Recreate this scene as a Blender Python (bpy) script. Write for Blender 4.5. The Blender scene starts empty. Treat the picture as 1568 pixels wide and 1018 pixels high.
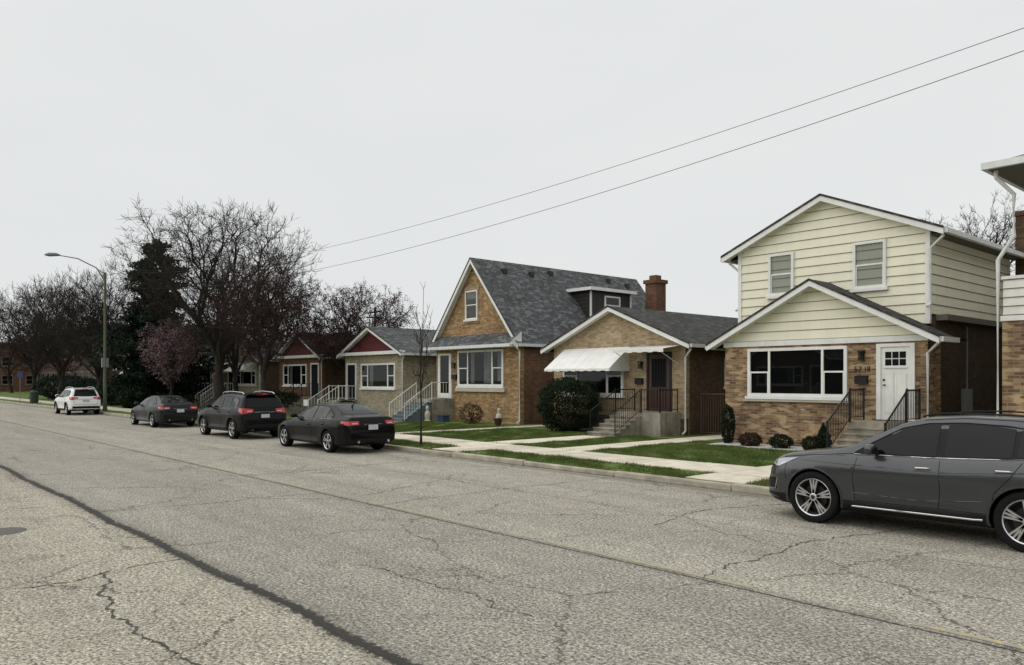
import bpy, bmesh, math, random, numpy as np
from mathutils import Vector, Matrix
from mathutils.bvhtree import BVHTree
random.seed(7)
rng = np.random.default_rng(7)
sc = bpy.context.scene
col = sc.collection

# ------------------------------------------------------------ materials
def nt(m):
    m.use_nodes = True
    return m.node_tree, m.node_tree.nodes, m.node_tree.links, m.node_tree.nodes["Principled BSDF"]

def setp(b, rough, metal, spec, coat=0.0):
    b.inputs['Roughness'].default_value = rough
    b.inputs['Metallic'].default_value = metal
    b.inputs['Specular IOR Level'].default_value = spec
    b.inputs['Coat Weight'].default_value = coat
    b.inputs['Coat Roughness'].default_value = 0.04

def c4(c): return (c[0], c[1], c[2], 1)

def mixcol(N, L, fac, a, b, mode='MIX'):
    n = N.new('ShaderNodeMix'); n.data_type = 'RGBA'; n.blend_type = mode
    for i, v in ((0, fac), (6, a), (7, b)):
        if isinstance(v, (int, float)): n.inputs[i].default_value = v
        elif isinstance(v, tuple): n.inputs[i].default_value = c4(v)
        else: L.new(v, n.inputs[i])
    return n.outputs[2]

def noise(N, L, vec, scale, detail=3, rough=.6):
    n = N.new('ShaderNodeTexNoise'); n.inputs['Scale'].default_value = scale
    n.inputs['Detail'].default_value = detail; n.inputs['Roughness'].default_value = rough
    if vec is not None: L.new(vec, n.inputs['Vector'])
    return n.outputs['Fac']

def ramp(N, L, fac, p0, c0, p1, c1):
    r = N.new('ShaderNodeValToRGB')
    r.color_ramp.elements[0].position = p0; r.color_ramp.elements[0].color = c4(c0)
    r.color_ramp.elements[1].position = p1; r.color_ramp.elements[1].color = c4(c1)
    L.new(fac, r.inputs[0]); return r.outputs[0]
def math_(N, L, op, a, b=None):
    n = N.new('ShaderNodeMath'); n.operation = op
    for i, v in enumerate((a, b)):
        if v is None: continue
        if isinstance(v, (int, float)): n.inputs[i].default_value = v
        else: L.new(v, n.inputs[i])
    return n.outputs[0]

def M(name, c, rough=.6, metal=0, spec=.5, coat=0, var=0, vs=3, bump=0, streak=0):
    m = bpy.data.materials.new(name); t, N, L, b = nt(m); setp(b, rough, metal, spec, coat)
    b.inputs['Base Color'].default_value = c4(c)
    if var or bump or streak:
        tc = N.new('ShaderNodeTexCoord'); f = noise(N, L, tc.outputs['Object'], vs, 5, .65); o = c
        if var:
            r = ramp(N, L, f, .3, (1-var,)*3, .7, (1+var*.25,)*3)
            o = mixcol(N, L, 1.0, o, r, 'MULTIPLY')
        if streak:
            mp = N.new('ShaderNodeMapping'); mp.inputs['Scale'].default_value = (5, 5, .5); L.new(tc.outputs['Object'], mp.inputs[0])
            r = ramp(N, L, noise(N, L, mp.outputs[0], 1, 5, .7), .45, (1, 1, 1), .75, (1-streak, 1-streak*1.05, 1-streak*1.25))
            o = mixcol(N, L, 1.0, o, r, 'MULTIPLY')
        if var or streak: L.new(o, b.inputs['Base Color'])
        if bump:
            bp = N.new('ShaderNodeBump'); bp.inputs['Strength'].default_value = bump; bp.inputs['Distance'].default_value = .02
            L.new(f, bp.inputs['Height']); L.new(bp.outputs[0], b.inputs['Normal'])
    return m

def brickm(name, c1, c2, mortar, bw=.21, rh=.072, ms=.006, c3=None):
    m = bpy.data.materials.new(name); t, N, L, b = nt(m); setp(b, .85, 0, .25)
    uv = N.new('ShaderNodeTexCoord')
    br = N.new('ShaderNodeTexBrick'); br.inputs['Scale'].default_value = 1
    br.inputs['Brick Width'].default_value = bw; br.inputs['Row Height'].default_value = rh
    br.inputs['Mortar Size'].default_value = ms; br.inputs['Mortar Smooth'].default_value = .2
    br.inputs['Color1'].default_value = c4(c1); br.inputs['Color2'].default_value = c4(c2); br.inputs['Mortar'].default_value = c4(mortar)
    L.new(uv.outputs['UV'], br.inputs['Vector'])
    o = br.outputs['Color']
    if c3 is not None:
        mp = N.new('ShaderNodeMapping'); mp.inputs['Scale'].default_value = (1/bw*.6, 1/rh*.6, 1)
        L.new(uv.outputs['UV'], mp.inputs[0])
        f = noise(N, L, mp.outputs[0], .9, 1, .5)
        r = ramp(N, L, f, .54, (0, 0, 0), .60, (1, 1, 1))
        o = mixcol(N, L, r, o, c3)
    f = noise(N, L, uv.outputs['Object'], .8, 6, .75)
    r = ramp(N, L, f, .3, (.66, .65, .64), .7, (1.12, 1.12, 1.12))
    o = mixcol(N, L, 1.0, o, r, 'MULTIPLY')
    mp = N.new('ShaderNodeMapping'); mp.inputs['Scale'].default_value = (3, 3, .35); L.new(uv.outputs['Object'], mp.inputs[0])
    r = ramp(N, L, noise(N, L, mp.outputs[0], 1, 5, .7), .5, (1, 1, 1), .75, (.72, .70, .68))
    L.new(mixcol(N, L, 1.0, o, r, 'MULTIPLY'), b.inputs['Base Color'])
    bp = N.new('ShaderNodeBump'); bp.inputs['Strength'].default_value = .5; bp.inputs['Distance'].default_value = .01
    bp.invert = True
    L.new(br.outputs['Fac'], bp.inputs['Height']); L.new(bp.outputs[0], b.inputs['Normal'])
    return m

def glassm(name):
    m = bpy.data.materials.new(name); t, N, L, b = nt(m)
    out = N['Material Output']
    tr = N.new('ShaderNodeBsdfTransparent'); tr.inputs[0].default_value = (.55, .58, .57, 1)
    gl = N.new('ShaderNodeBsdfGlossy'); gl.inputs['Roughness'].default_value = .02
    lw = N.new('ShaderNodeLayerWeight'); lw.inputs[0].default_value = .12
    f = math_(N, L, 'ADD', math_(N, L, 'MULTIPLY', lw.outputs['Facing'], .22), .035)
    mx = N.new('ShaderNodeMixShader')
    L.new(f, mx.inputs[0]); L.new(tr.outputs[0], mx.inputs[1]); L.new(gl.outputs[0], mx.inputs[2])
    L.new(mx.outputs[0], out.inputs[0]); return m

WHITE = M('white_paint', (.78, .78, .75), .5, var=.12, vs=2, streak=.10)
CREAM = M('cream_siding', (.81, .775, .61), .5, var=.06, vs=1.2, streak=.06)
LAPSHADE = M('siding_shadow_line', (.13, .125, .09), .8)  # dark tone painting the shadow line between siding boards
WSID = M('white_siding', (.72, .70, .64), .5, var=.1, streak=.1)
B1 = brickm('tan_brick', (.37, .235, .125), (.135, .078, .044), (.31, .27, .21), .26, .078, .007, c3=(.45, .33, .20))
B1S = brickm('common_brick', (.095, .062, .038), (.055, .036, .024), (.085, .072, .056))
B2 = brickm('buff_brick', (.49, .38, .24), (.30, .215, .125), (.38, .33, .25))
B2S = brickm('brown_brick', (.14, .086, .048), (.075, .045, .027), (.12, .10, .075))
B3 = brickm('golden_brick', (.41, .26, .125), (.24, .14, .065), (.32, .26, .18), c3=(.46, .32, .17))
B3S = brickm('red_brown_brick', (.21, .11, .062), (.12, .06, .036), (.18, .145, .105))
B4 = brickm('pale_brick', (.46, .41, .30), (.30, .25, .175), (.38, .35, .27))
B5 = brickm('dark_brick', (.10, .045, .032), (.065, .032, .026), (.08, .065, .055))
CHIM = brickm('chimney_brick', (.18, .08, .045), (.10, .045, .028), (.15, .12, .09))
SH1 = brickm('grey_shingle', (.125, .132, .137), (.07, .074, .078), (.04, .04, .042), .22, .12, .010, c3=(.155, .16, .165))
SH2 = brickm('dark_shingle', (.065, .063, .06), (.035, .035, .035), (.02, .02, .02), .22, .12, .010, c3=(.085, .083, .08))
SH3 = brickm('maroon_shingle', (.075, .018, .017), (.045, .012, .012), (.02, .01, .01), .3, .14, .01)
CONC = M('concrete', (.46, .42, .34), .85, spec=.2, var=.5, vs=1.6, bump=.2)
STEPC = M('step_concrete', (.36, .33, .27), .85, spec=.2, var=.5, vs=2.2, streak=.4)
BLACK = M('black_iron', (.010, .010, .011), .4, spec=.3)
DARK = M('dark_interior', (.010, .011, .012), .8, spec=.1)
CURT = M('curtain', (.34, .34, .32), .9, var=.5, vs=4)
GLASS = glassm('window_glass')
DKSID = M('dark_siding', (.018, .014, .013), .6)
REDG = M('maroon_siding', (.095, .011, .015), .6, var=.2)
GUT = M('white_gutter', (.70, .71, .70), .35, var=.15, vs=3, streak=.15)
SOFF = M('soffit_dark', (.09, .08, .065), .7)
ALUM = M('awning_metal', (.82, .82, .80), .4, var=.1, vs=2, streak=.12)
DOORB = M('brown_door', (.06, .022, .015), .5)
STONE = M('limestone', (.50, .46, .36), .8, var=.2)
DKTRIM = M('dark_window_frame', (.16, .15, .14), .6)
BARK = M('bark', (.046, .039, .034), .95, spec=.1, var=.4, vs=6)
BUDR = M('purple_buds', (.085, .047, .047), .9, spec=.1, var=.4, vs=3)
BUDM = M('magnolia_buds', (.27, .18, .20), .9, spec=.1, var=.5, vs=3)
BUDG = M('pale_buds', (.26, .25, .14), .8, spec=.1)
NEED = M('spruce_needles', (.014, .028, .016), .8, spec=.2, var=.5, vs=1.5)
SHRUB = M('boxwood_leaves', (.014, .025, .009), .7, spec=.2, var=.5, vs=4)
SHRUBR = M('barberry_leaves', (.05, .028, .018), .8, spec=.2, var=.5, vs=6)
SHRUBO = M('dry_brush', (.13, .09, .05), .9, spec=.1, var=.4, vs=6)
GRAVEL = M('white_gravel', (.66, .65, .62), .9, var=.5, vs=25, bump=.6)
PLAST = M('blue_plastic', (.03, .06, .12), .5)
POLE = M('green_pole', (.075, .10, .055), .6, var=.2)
STEELP = M('galvanised', (.20, .21, .21), .5, metal=.3)
WIRE = M('wire', (.03, .03, .03), .7)

# grass
GR = bpy.data.materials.new('grass'); t, N, L, b = nt(GR); setp(b, .9, 0, .1)
tc = N.new('ShaderNodeTexCoord')
a = ramp(N, L, noise(N, L, tc.outputs['Object'], 1.6, 7, .75), .35, (.050, .085, .020), .66, (.145, .195, .055))
p = ramp(N, L, noise(N, L, tc.outputs['Object'], .8, 6, .75), .53, (0, 0, 0), .68, (.9, .9, .9))
L.new(mixcol(N, L, p, a, (.165, .145, .070)), b.inputs['Base Color'])

# asphalt
RD = bpy.data.materials.new('asphalt'); t, N, L, b = nt(RD); setp(b, .9, 0, .25)
tc = N.new('ShaderNodeTexCoord'); O = tc.outputs['Object']
sp = N.new('ShaderNodeSeparateXYZ'); L.new(O, sp.inputs[0]); YY = sp.outputs[1]
agg = noise(N, L, O, 28, 6, .85)
base = ramp(N, L, agg, .41, (.105, .097, .083), .585, (.76, .72, .63))
v = N.new('ShaderNodeTexVoronoi'); v.inputs['Scale'].default_value = 38; L.new(O, v.inputs['Vector'])
vm = ramp(N, L, v.outputs['Distance'], .08, (1.25, 1.24, 1.2), .55, (.60, .59, .57))
base = mixcol(N, L, .8, base, vm, 'MULTIPLY')
mp = N.new('ShaderNodeMapping'); mp.inputs['Scale'].default_value = (.10, .9, 1); L.new(O, mp.inputs[0])
big = ramp(N, L, noise(N, L, mp.outputs[0], 1, 6, .65), .32, (.84, .83, .82), .66, (1.10, 1.10, 1.08))
base = mixcol(N, L, 1.0, base, big, 'MULTIPLY')
blot = ramp(N, L, noise(N, L, O, .5, 6, .72), .60, (1, 1, 1), .76, (.58, .57, .56))
base = mixcol(N, L, 1.0, base, blot, 'MULTIPLY')
patch_ = ramp(N, L, noise(N, L, O, 3.0, 6, .75), .35, (.86, .86, .86), .65, (1.10, 1.10, 1.10))
base = mixcol(N, L, 1.0, base, patch_, 'MULTIPLY')
wob = noise(N, L, O, .35, 3, .5); rag = noise(N, L, O, 9, 7, .85)
lane = ramp(N, L, math_(N, L, 'DIVIDE', YY, 10.0), .329, (1.10, 1.09, 1.05), .331, (.92, .92, .93))
base = mixcol(N, L, 1.0, base, lane, 'MULTIPLY')
lane2 = ramp(N, L, math_(N, L, 'DIVIDE', YY, 10.0), .709, (1, 1, 1), .711, (1.09, 1.09, 1.07))
base = mixcol(N, L, 1.0, base, lane2, 'MULTIPLY')
def seam(y0, w, wamp, ragamp, strength, base, colr=(.040, .038, .034), sharp=.7):
    yy = math_(N, L, 'ADD', YY, math_(N, L, 'MULTIPLY', math_(N, L, 'SUBTRACT', wob, .5), wamp))
    d = math_(N, L, 'ABSOLUTE', math_(N, L, 'SUBTRACT', yy, y0))
    d = math_(N, L, 'ADD', d, math_(N, L, 'MULTIPLY', math_(N, L, 'SUBTRACT', rag, .5), ragamp))
    m = ramp(N, L, d, w*sharp, (1, 1, 1), w, (0, 0, 0))
    return mixcol(N, L, math_(N, L, 'MULTIPLY', m, strength), base, colr)
base = seam(3.30, .26, .30, .75, .42, base, (.11, .105, .09), .1)
base = seam(3.30, .085, .30, .38, .93, base, (.034, .032, .029))
base = seam(3.27, .020, .34, .06, .93, base)
base = seam(7.12, .14, .06, .5, .40, base, (.13, .12, .105), .1)
base = seam(7.10, .022, .08, .10, .92, base)
base = seam(10.1, .012, .20, .07, .8, base)
base = seam(12.95, .26, .10, .9, .6, base, (.13, .12, .10), .1)
dn = N.new('ShaderNodeTexNoise'); dn.inputs['Scale'].default_value = 2.0; dn.inputs['Detail'].default_value = 9; dn.inputs['Roughness'].default_value = .72; L.new(O, dn.inputs['Vector'])
vadd = N.new('ShaderNodeVectorMath'); vadd.operation = 'MULTIPLY_ADD'
L.new(dn.outputs['Color'], vadd.inputs[0]); vadd.inputs[1].default_value = (.9, .9, 0); L.new(O, vadd.inputs[2])
for k_, (sc_, th, lo, hi, st) in enumerate(((.30, .0060, .40, .50, .85), (.85, .011, .50, .58, .75), (2.6, .026, .57, .64, .6))):
    v2 = N.new('ShaderNodeTexVoronoi'); v2.feature = 'DISTANCE_TO_EDGE'; v2.inputs['Scale'].default_value = sc_
    v2.voronoi_dimensions = '2D'
    L.new(vadd.outputs[0], v2.inputs['Vector'])
    thr = math_(N, L, 'DIVIDE', v2.outputs['Distance'], math_(N, L, 'ADD', math_(N, L, 'MULTIPLY', rag, th*2.2), th*.05))
    cr = ramp(N, L, thr, .35, (1, 1, 1), .9, (0, 0, 0))
    mk = ramp(N, L, noise(N, L, O, .5+.13*k_, 3, .5), lo, (0, 0, 0), hi, (st, st, st))
    f = mixcol(N, L, 1.0, cr, mk, 'MULTIPLY')
    base = mixcol(N, L, f, base, (.045, .042, .038))
L.new(base, b.inputs['Base Color'])
bp = N.new('ShaderNodeBump'); bp.inputs['Strength'].default_value = .6; bp.inputs['Distance'].default_value = .008
L.new(agg, bp.inputs['Height']); L.new(bp.outputs[0], b.inputs['Normal'])

TAR = bpy.data.materials.new('tar_crack'); t, N, L, b = nt(TAR); setp(b, .85, 0, .2)
tc = N.new('ShaderNodeTexCoord')
L.new(ramp(N, L, noise(N, L, tc.outputs['Object'], 14, 4, .8), .35, (.03, .028, .026), .7, (.17, .16, .14)), b.inputs['Base Color'])
YEL = bpy.data.materials.new('worn_yellow_paint'); t, N, L, b = nt(YEL); setp(b, .9, 0, .2)
tc = N.new('ShaderNodeTexCoord')
f = ramp(N, L, noise(N, L, tc.outputs['Object'], 9, 6, .85), .50, (0, 0, 0), .58, (1, 1, 1))
L.new(mixcol(N, L, f, (.33, .31, .26), (.52, .43, .18)), b.inputs['Base Color'])
SW = bpy.data.materials.new('sidewalk_concrete'); t, N, L, b = nt(SW); setp(b, .88, 0, .2)
tc = N.new('ShaderNodeTexCoord'); sp = N.new('ShaderNodeSeparateXYZ'); L.new(tc.outputs['Object'], sp.inputs[0])
fl = math_(N, L, 'FLOOR', math_(N, L, 'DIVIDE', sp.outputs[0], 1.5))
wn = N.new('ShaderNodeTexWhiteNoise'); wn.noise_dimensions = '1D'; L.new(fl, wn.inputs['W'])
a = ramp(N, L, wn.outputs['Value'], 0, (.56, .51, .41), 1, (.76, .70, .58))
r = ramp(N, L, noise(N, L, tc.outputs['Object'], 2.5, 6, .7), .3, (.74, .73, .70), .65, (1.05, 1.05, 1.05))
L.new(mixcol(N, L, 1.0, a, r, 'MULTIPLY'), b.inputs['Base Color'])

def paint(name, c, metal=.0, rough=.3, spec=.08, coat=.22, dust=.16):
    m = bpy.data.materials.new(name); t, N, L, b = nt(m); setp(b, rough, metal, spec, coat)
    tc = N.new('ShaderNodeTexCoord')
    sp = N.new('ShaderNodeSeparateXYZ'); L.new(tc.outputs['Object'], sp.inputs[0])
    dz = ramp(N, L, sp.outputs[2], .22, (1, 1, 1), .5, (0, 0, 0))
    n = noise(N, L, tc.outputs['Object'], 5, 5, .7)
    f = mixcol(N, L, 1.0, dz, ramp(N, L, n, .4, (0, 0, 0), .8, (dust,)*3), 'MULTIPLY')
    L.new(mixcol(N, L, f, c, (.14, .13, .11)), b.inputs['Base Color']); return m
P_GREY = paint('graphite_paint', (.062, .065, .069), .55, .26, .3, .55)
P_BLACK = paint('black_paint', (.003, .003, .0035))
P_DKG = paint('charcoal_paint', (.012, .014, .015), .15, coat=.25)
P_WHT = paint('pearl_white_paint', (.76, .76, .76), coat=.6)
CGLASS = M('car_glass', (.004, .005, .005), .03, spec=.22)
CTRIM = M('black_trim', (.008, .008, .009), .5, spec=.2)
SEAM = M('panel_gap', (.003, .003, .003), .8, spec=.1)
CHROME = M('chrome', (.60, .60, .60), .15, metal=1)
RIM = M('rim_alloy', (.62, .63, .64), .25, metal=.9)
RIMD = M('rim_dark', (.03, .03, .032), .4, metal=.5)
TYRE = M('tyre_rubber', (.011, .011, .011), .85, spec=.15)
TAIL = M('tail_lens', (.42, .008, .008), .12, coat=.4)
LENS = M('head_lens', (.42, .44, .46), .08, metal=.4, coat=1)
PLATE = M('plate', (.58, .60, .64), .5, var=.3, vs=40)

# ------------------------------------------------------------ mesh builder
def empty(name, loc=(0, 0, 0)):
    e = bpy.data.objects.new(name, None); e.location = loc; e.empty_display_size = .3
    col.objects.link(e); return e

class MB:
    def __init__(s): s.v = []; s.f = []; s.m = []; s.mats = []
    def mi(s, mat):
        if mat not in s.mats: s.mats.append(mat)
        return s.mats.index(mat)
    def poly(s, pts, mat):
        k = len(s.v); s.v += [tuple(p) for p in pts]; s.f.append(tuple(range(k, k+len(pts)))); s.m.append(s.mi(mat))
    def box(s, x0, x1, y0, y1, z0, z1, mat):
        if x0 > x1: x0, x1 = x1, x0
        if y0 > y1: y0, y1 = y1, y0
        if z0 > z1: z0, z1 = z1, z0
        k = len(s.v)
        s.v += [(x0, y0, z0), (x1, y0, z0), (x1, y1, z0), (x0, y1, z0), (x0, y0, z1), (x1, y0, z1), (x1, y1, z1), (x0, y1, z1)]
        for q in ((3, 2, 1, 0), (4, 5, 6, 7), (0, 1, 5, 4), (1, 2, 6, 5), (2, 3, 7, 6), (3, 0, 4, 7)):
            s.f.append(tuple(k+i for i in q)); s.m.append(s.mi(mat))
    def prism(s, prof, y0, y1, mat):
        n = len(prof); k = len(s.v)
        s.v += [(x, y0, z) for x, z in prof] + [(x, y1, z) for x, z in prof]
        s.f.append(tuple(range(k, k+n))); s.m.append(s.mi(mat))
        s.f.append(tuple(range(k+2*n-1, k+n-1, -1))); s.m.append(s.mi(mat))
        for i in range(n):
            j = (i+1) % n
            s.f.append((k+i, k+n+i, k+n+j, k+j)); s.m.append(s.mi(mat))
    def tube(s, pts, r, mat, n=6, cap=True):
        pts = [Vector(p) for p in pts]; k0 = len(s.v); mi = s.mi(mat)
        rs = r if isinstance(r, (list, tuple)) else [r]*len(pts)
        for i, p in enumerate(pts):
            d = (pts[min(i+1, len(pts)-1)]-pts[max(i-1, 0)])
            if d.length < 1e-9: d = Vector((0, 0, 1))
            d.normalize()
            u = d.cross(Vector((0, 0, 1)))
            if u.length < .05: u = d.cross(Vector((1, 0, 0)))
            u.normalize(); w = d.cross(u)
            for j in range(n):
                a = 2*math.pi*j/n+.4
                s.v.append(tuple(p+(u*math.cos(a)+w*math.sin(a))*rs[i]))
        for i in range(len(pts)-1):
            for j in range(n):
                a = k0+i*n+j; b = k0+i*n+(j+1) % n
                s.f.append((a, b, b+n, a+n)); s.m.append(mi)
        if cap:
            s.f.append(tuple(k0+j for j in range(n))[::-1]); s.m.append(mi)
            e = k0+(len(pts)-1)*n; s.f.append(tuple(e+j for j in range(n))); s.m.append(mi)
    def finish(s, name, parent=None, smooth=False, sharp=35, uv=True, fixn=True):
        me = bpy.data.meshes.new(name); me.from_pydata(s.v, [], s.f)
        for m in s.mats: me.materials.append(m)
        me.polygons.foreach_set('material_index', s.m)
        if fixn:
            bm = bmesh.new(); bm.from_mesh(me); bmesh.ops.recalc_face_normals(bm, faces=bm.faces); bm.to_mesh(me); bm.free()
        if uv:
            ul = me.uv_layers.new(name='UVMap')
            for p in me.polygons:
                n = p.normal
                if abs(n.z) > .985: T = Vector((1, 0, 0)); B = Vector((0, 1, 0))
                else:
                    T = Vector((-n.y, n.x, 0)).normalized(); B = n.cross(T)
                for li in p.loop_indices:
                    c = me.vertices[me.loops[li].vertex_index].co
                    ul.data[li].uv = (c.dot(T), c.dot(B))
        if smooth:
            me.shade_smooth()
            if sharp: me.set_sharp_from_angle(angle=math.radians(sharp))
        o = bpy.data.objects.new(name, me); col.objects.link(o)
        if parent: o.parent = parent
        return o

# ------------------------------------------------------------ ground, road
KY = 13.15; LZ = .14
def sheet(name, x0, x1, y0, y1, z, mat):
    mb = MB(); mb.poly([(x0, y0, z), (x1, y0, z), (x1, y1, z), (x0, y1, z)], mat); return mb.finish(name, uv=False)
sheet('ground', -1500, 1500, -1500, 1500, -.03, GR)
sheet('road', -420, 160, .75, KY, 0, RD)
mb = MB(); mb.box(-420, 160, KY+.155, 300, -.02, LZ, GR); mb.finish('lawn', uv=False)
mb = MB(); mb.box(-420, 160, -200, .59, -.02, LZ, GR); mb.finish('near_verge', uv=False)
mb = MB()
x = -160.0
while x < 40:
    w = random.choice((1.5, 3.0, 3.0))
    dz = random.uniform(-.035, .012); dy = random.uniform(-.03, .02)
    mb.box(x+.010, x+w-.010, KY+dy, KY+.16, -.01, LZ+.012+dz, CONC)
    x += w
mb.box(-420, -160, KY, KY+.16, -.01, LZ+.01, CONC)
mb.box(-420, 160, .59, .75, -.01, LZ+.01, CONC)
kerb = mb.finish('kerb', uv=False)
bv = kerb.modifiers.new('b', 'BEVEL'); bv.width = .03; bv.segments = 2
mb = MB(); x = -140.0
while x < 12:
    dz = random.uniform(-.006, .008)
    mb.box(x+.010, x+1.5-.010, 14.45, 16.0, .05, LZ+.022+dz, SW); x += 1.5
mb.box(-140, 60, -3.2, -1.7, .05, LZ+.02, SW)
mb.finish('sidewalk', uv=False)
mb = MB()
for (x0, x1, y0, y1) in ((-9.7, -8.3, KY+.17, 14.44), (-18.6, -17.3, KY+.17, 14.44), (-28.3, -27.1, KY+.17, 14.44), (-37, -35.9, KY+.17, 14.44),
                        (-9.7, -8.4, 16.01, 19.3), (-19.4, -18.2, 16.01, 20.6), (-32.4, -31.2, 16.01, 21.0), (-16.3, -15.2, 16.01, 30), (-25.2, -24.5, 16.01, 30), (-36, -35.2, 16.01, 21)):
    mb.box(x0, x1, y0, y1, .05, LZ+.018+random.uniform(-.003, .003), SW)
mb.finish('walkways', uv=False)

def ribbon(mb, pts, w, z, mat, jit=.06, step=.12):
    pts = [Vector((p[0], p[1])) for p in pts]
    out = []
    for a, b in zip(pts[:-1], pts[1:]):
        n = max(2, int((b-a).length/step))
        for i in range(n): out.append(a.lerp(b, i/n))
    out.append(pts[-1])
    off = 0; L_ = []
    for i, p in enumerate(out):
        d = (out[min(i+1, len(out)-1)]-out[max(i-1, 0)]).normalized(); nrm = Vector((-d.y, d.x))
        off = off*.93+random.uniform(-jit, jit)*.8
        c = p+nrm*off; ww = w*random.uniform(.1, 1.4)
        if i in (0, len(out)-1): ww = w*.1
        L_.append((c+nrm*ww/2, c-nrm*ww/2))
    for (a, b), (c, d) in zip(L_[:-1], L_[1:]):
        mb.poly([(a.x, a.y, z), (b.x, b.y, z), (d.x, d.y, z), (c.x, c.y, z)], mat)
mb = MB()
for xx, y0, y1 in ((-4.9, .9, 3.3), (-9.5, .8, 3.3), (-15.4, .8, 3.3), (-14.1, 3.3, 7.1), (-5, 7.1, 12.3), (-7.3, 9.2, 13), (-11.6, 7.1, 13),
                   (-17, 7.1, 13), (-19.3, 3.3, 7.1), (-22, 7.1, 13), (-25, 3.3, 7.1), (-21, .8, 3.3), (-27, .8, 3.3), (-31, 3.3, 13), (-38, 3.3, 13), (-46, .8, 13), (-56, .8, 13)):
    ribbon(mb, [(xx, y0), (xx+random.uniform(-.4, .4), (y0+y1)/2), (xx+random.uniform(-.5, .5), y1)], .022, .0055, TAR, .05, .06)
ribbon(mb, [(-9.6, 2.3), (-8.6, 2.05), (-5, 2.0), (-3, 2.2)], .028, .0065, TAR, .05, .05)
ribbon(mb, [(-8, 4.6), (-6.3, 4.9), (-5.2, 4.7)], .018, .0065, TAR, .06, .05)
mb.finish('road_cracks', uv=False, fixn=False)
mb = MB()
x = -150.0
while x < 10:
    mb.poly([(x, 7.18, .0035), (x+3, 7.18, .0035), (x+3, 7.26, .0035), (x, 7.26, .0035)], YEL); x += 4.6
mb.finish('road_markings', uv=False)
mb = MB(); mb.tube([(-13.1, 1.9, -.02), (-13.1, 1.9, .006)], .30, M('cast_iron', (.12, .11, .10), .6, metal=.4, var=.4, vs=30, bump=.6), 28); mb.finish('manhole_cover')

def raw_mesh(name, V, F, mats, mi=None, parent=None, link=True):
    me = bpy.data.meshes.new(name); nf, k = F.shape
    me.vertices.add(len(V)); me.vertices.foreach_set('co', V.astype(np.float32).ravel())
    me.loops.add(nf*k); me.loops.foreach_set('vertex_index', F.astype(np.int32).ravel())
    me.polygons.add(nf); me.polygons.foreach_set('loop_start', (np.arange(nf)*k).astype(np.int32))
    me.polygons.foreach_set('loop_total', np.full(nf, k, np.int32))
    for m in mats: me.materials.append(m)
    if mi is not None: me.polygons.foreach_set('material_index', mi.astype(np.int32))
    me.update(calc_edges=True); me.validate()
    o = bpy.data.objects.new(name, me)
    if link: col.objects.link(o)
    if parent: o.parent = parent
    return o
def blades(name, regions, n, excl, hmin=.025, hmax=.07):
    areas = np.array([(r[1]-r[0])*(r[3]-r[2]) for r in regions]); cnt = (areas/areas.sum()*n).astype(int)
    P = np.concatenate([np.stack([rng.uniform(r[0], r[1], c), rng.uniform(r[2], r[3], c)], 1) for r, c in zip(regions, cnt)])
    keep = np.ones(len(P), bool)
    for e in excl: keep &= ~((P[:, 0] > e[0]) & (P[:, 0] < e[1]) & (P[:, 1] > e[2]) & (P[:, 1] < e[3]))
    dens = np.sin(P[:, 0]*1.7+2*np.sin(P[:, 1]*.9))*np.sin(P[:, 1]*2.1+P[:, 0]*.7)+.5*np.sin(P[:, 0]*5.3+P[:, 1]*4.1)
    keep &= rng.uniform(-1.6, .4, len(P)) < dens
    P = P[keep]; n = len(P); dens = dens[keep]
    a = rng.uniform(0, 2*np.pi, n); h = rng.uniform(hmin, hmax, n)*(1+.35*dens); w = rng.uniform(.004, .010, n)
    lean = rng.normal(0, .018, (n, 2))
    V = np.zeros((n, 3, 3), np.float32)
    V[:, 0, 0] = P[:, 0]-np.cos(a)*w; V[:, 0, 1] = P[:, 1]-np.sin(a)*w
    V[:, 1, 0] = P[:, 0]+np.cos(a)*w; V[:, 1, 1] = P[:, 1]+np.sin(a)*w
    V[:, 2, :2] = P+lean; V[:, :2, 2] = LZ; V[:, 2, 2] = LZ+h
    return raw_mesh(name, V.reshape(-1, 3), np.arange(n*3).reshape(-1, 3), [GR])
EX = [(-9.66, -8.34, 13, 21), (-18.56, -17.34, 13, 14.5), (-19.36, -18.24, 16, 21), (-32.5, -31.1, 16, 22), (-16.26, -15.24, 16, 30), (-25.2, -24.5, 16, 30), (-28.3, -27.1, 13, 14.5), (-14.3, -9.9, 20.6, 22)]
blades('grass_blades', [(-36, -3, KY+.13, 14.49), (-36, -3, 15.96, 21.7)], 340000, EX)

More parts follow.
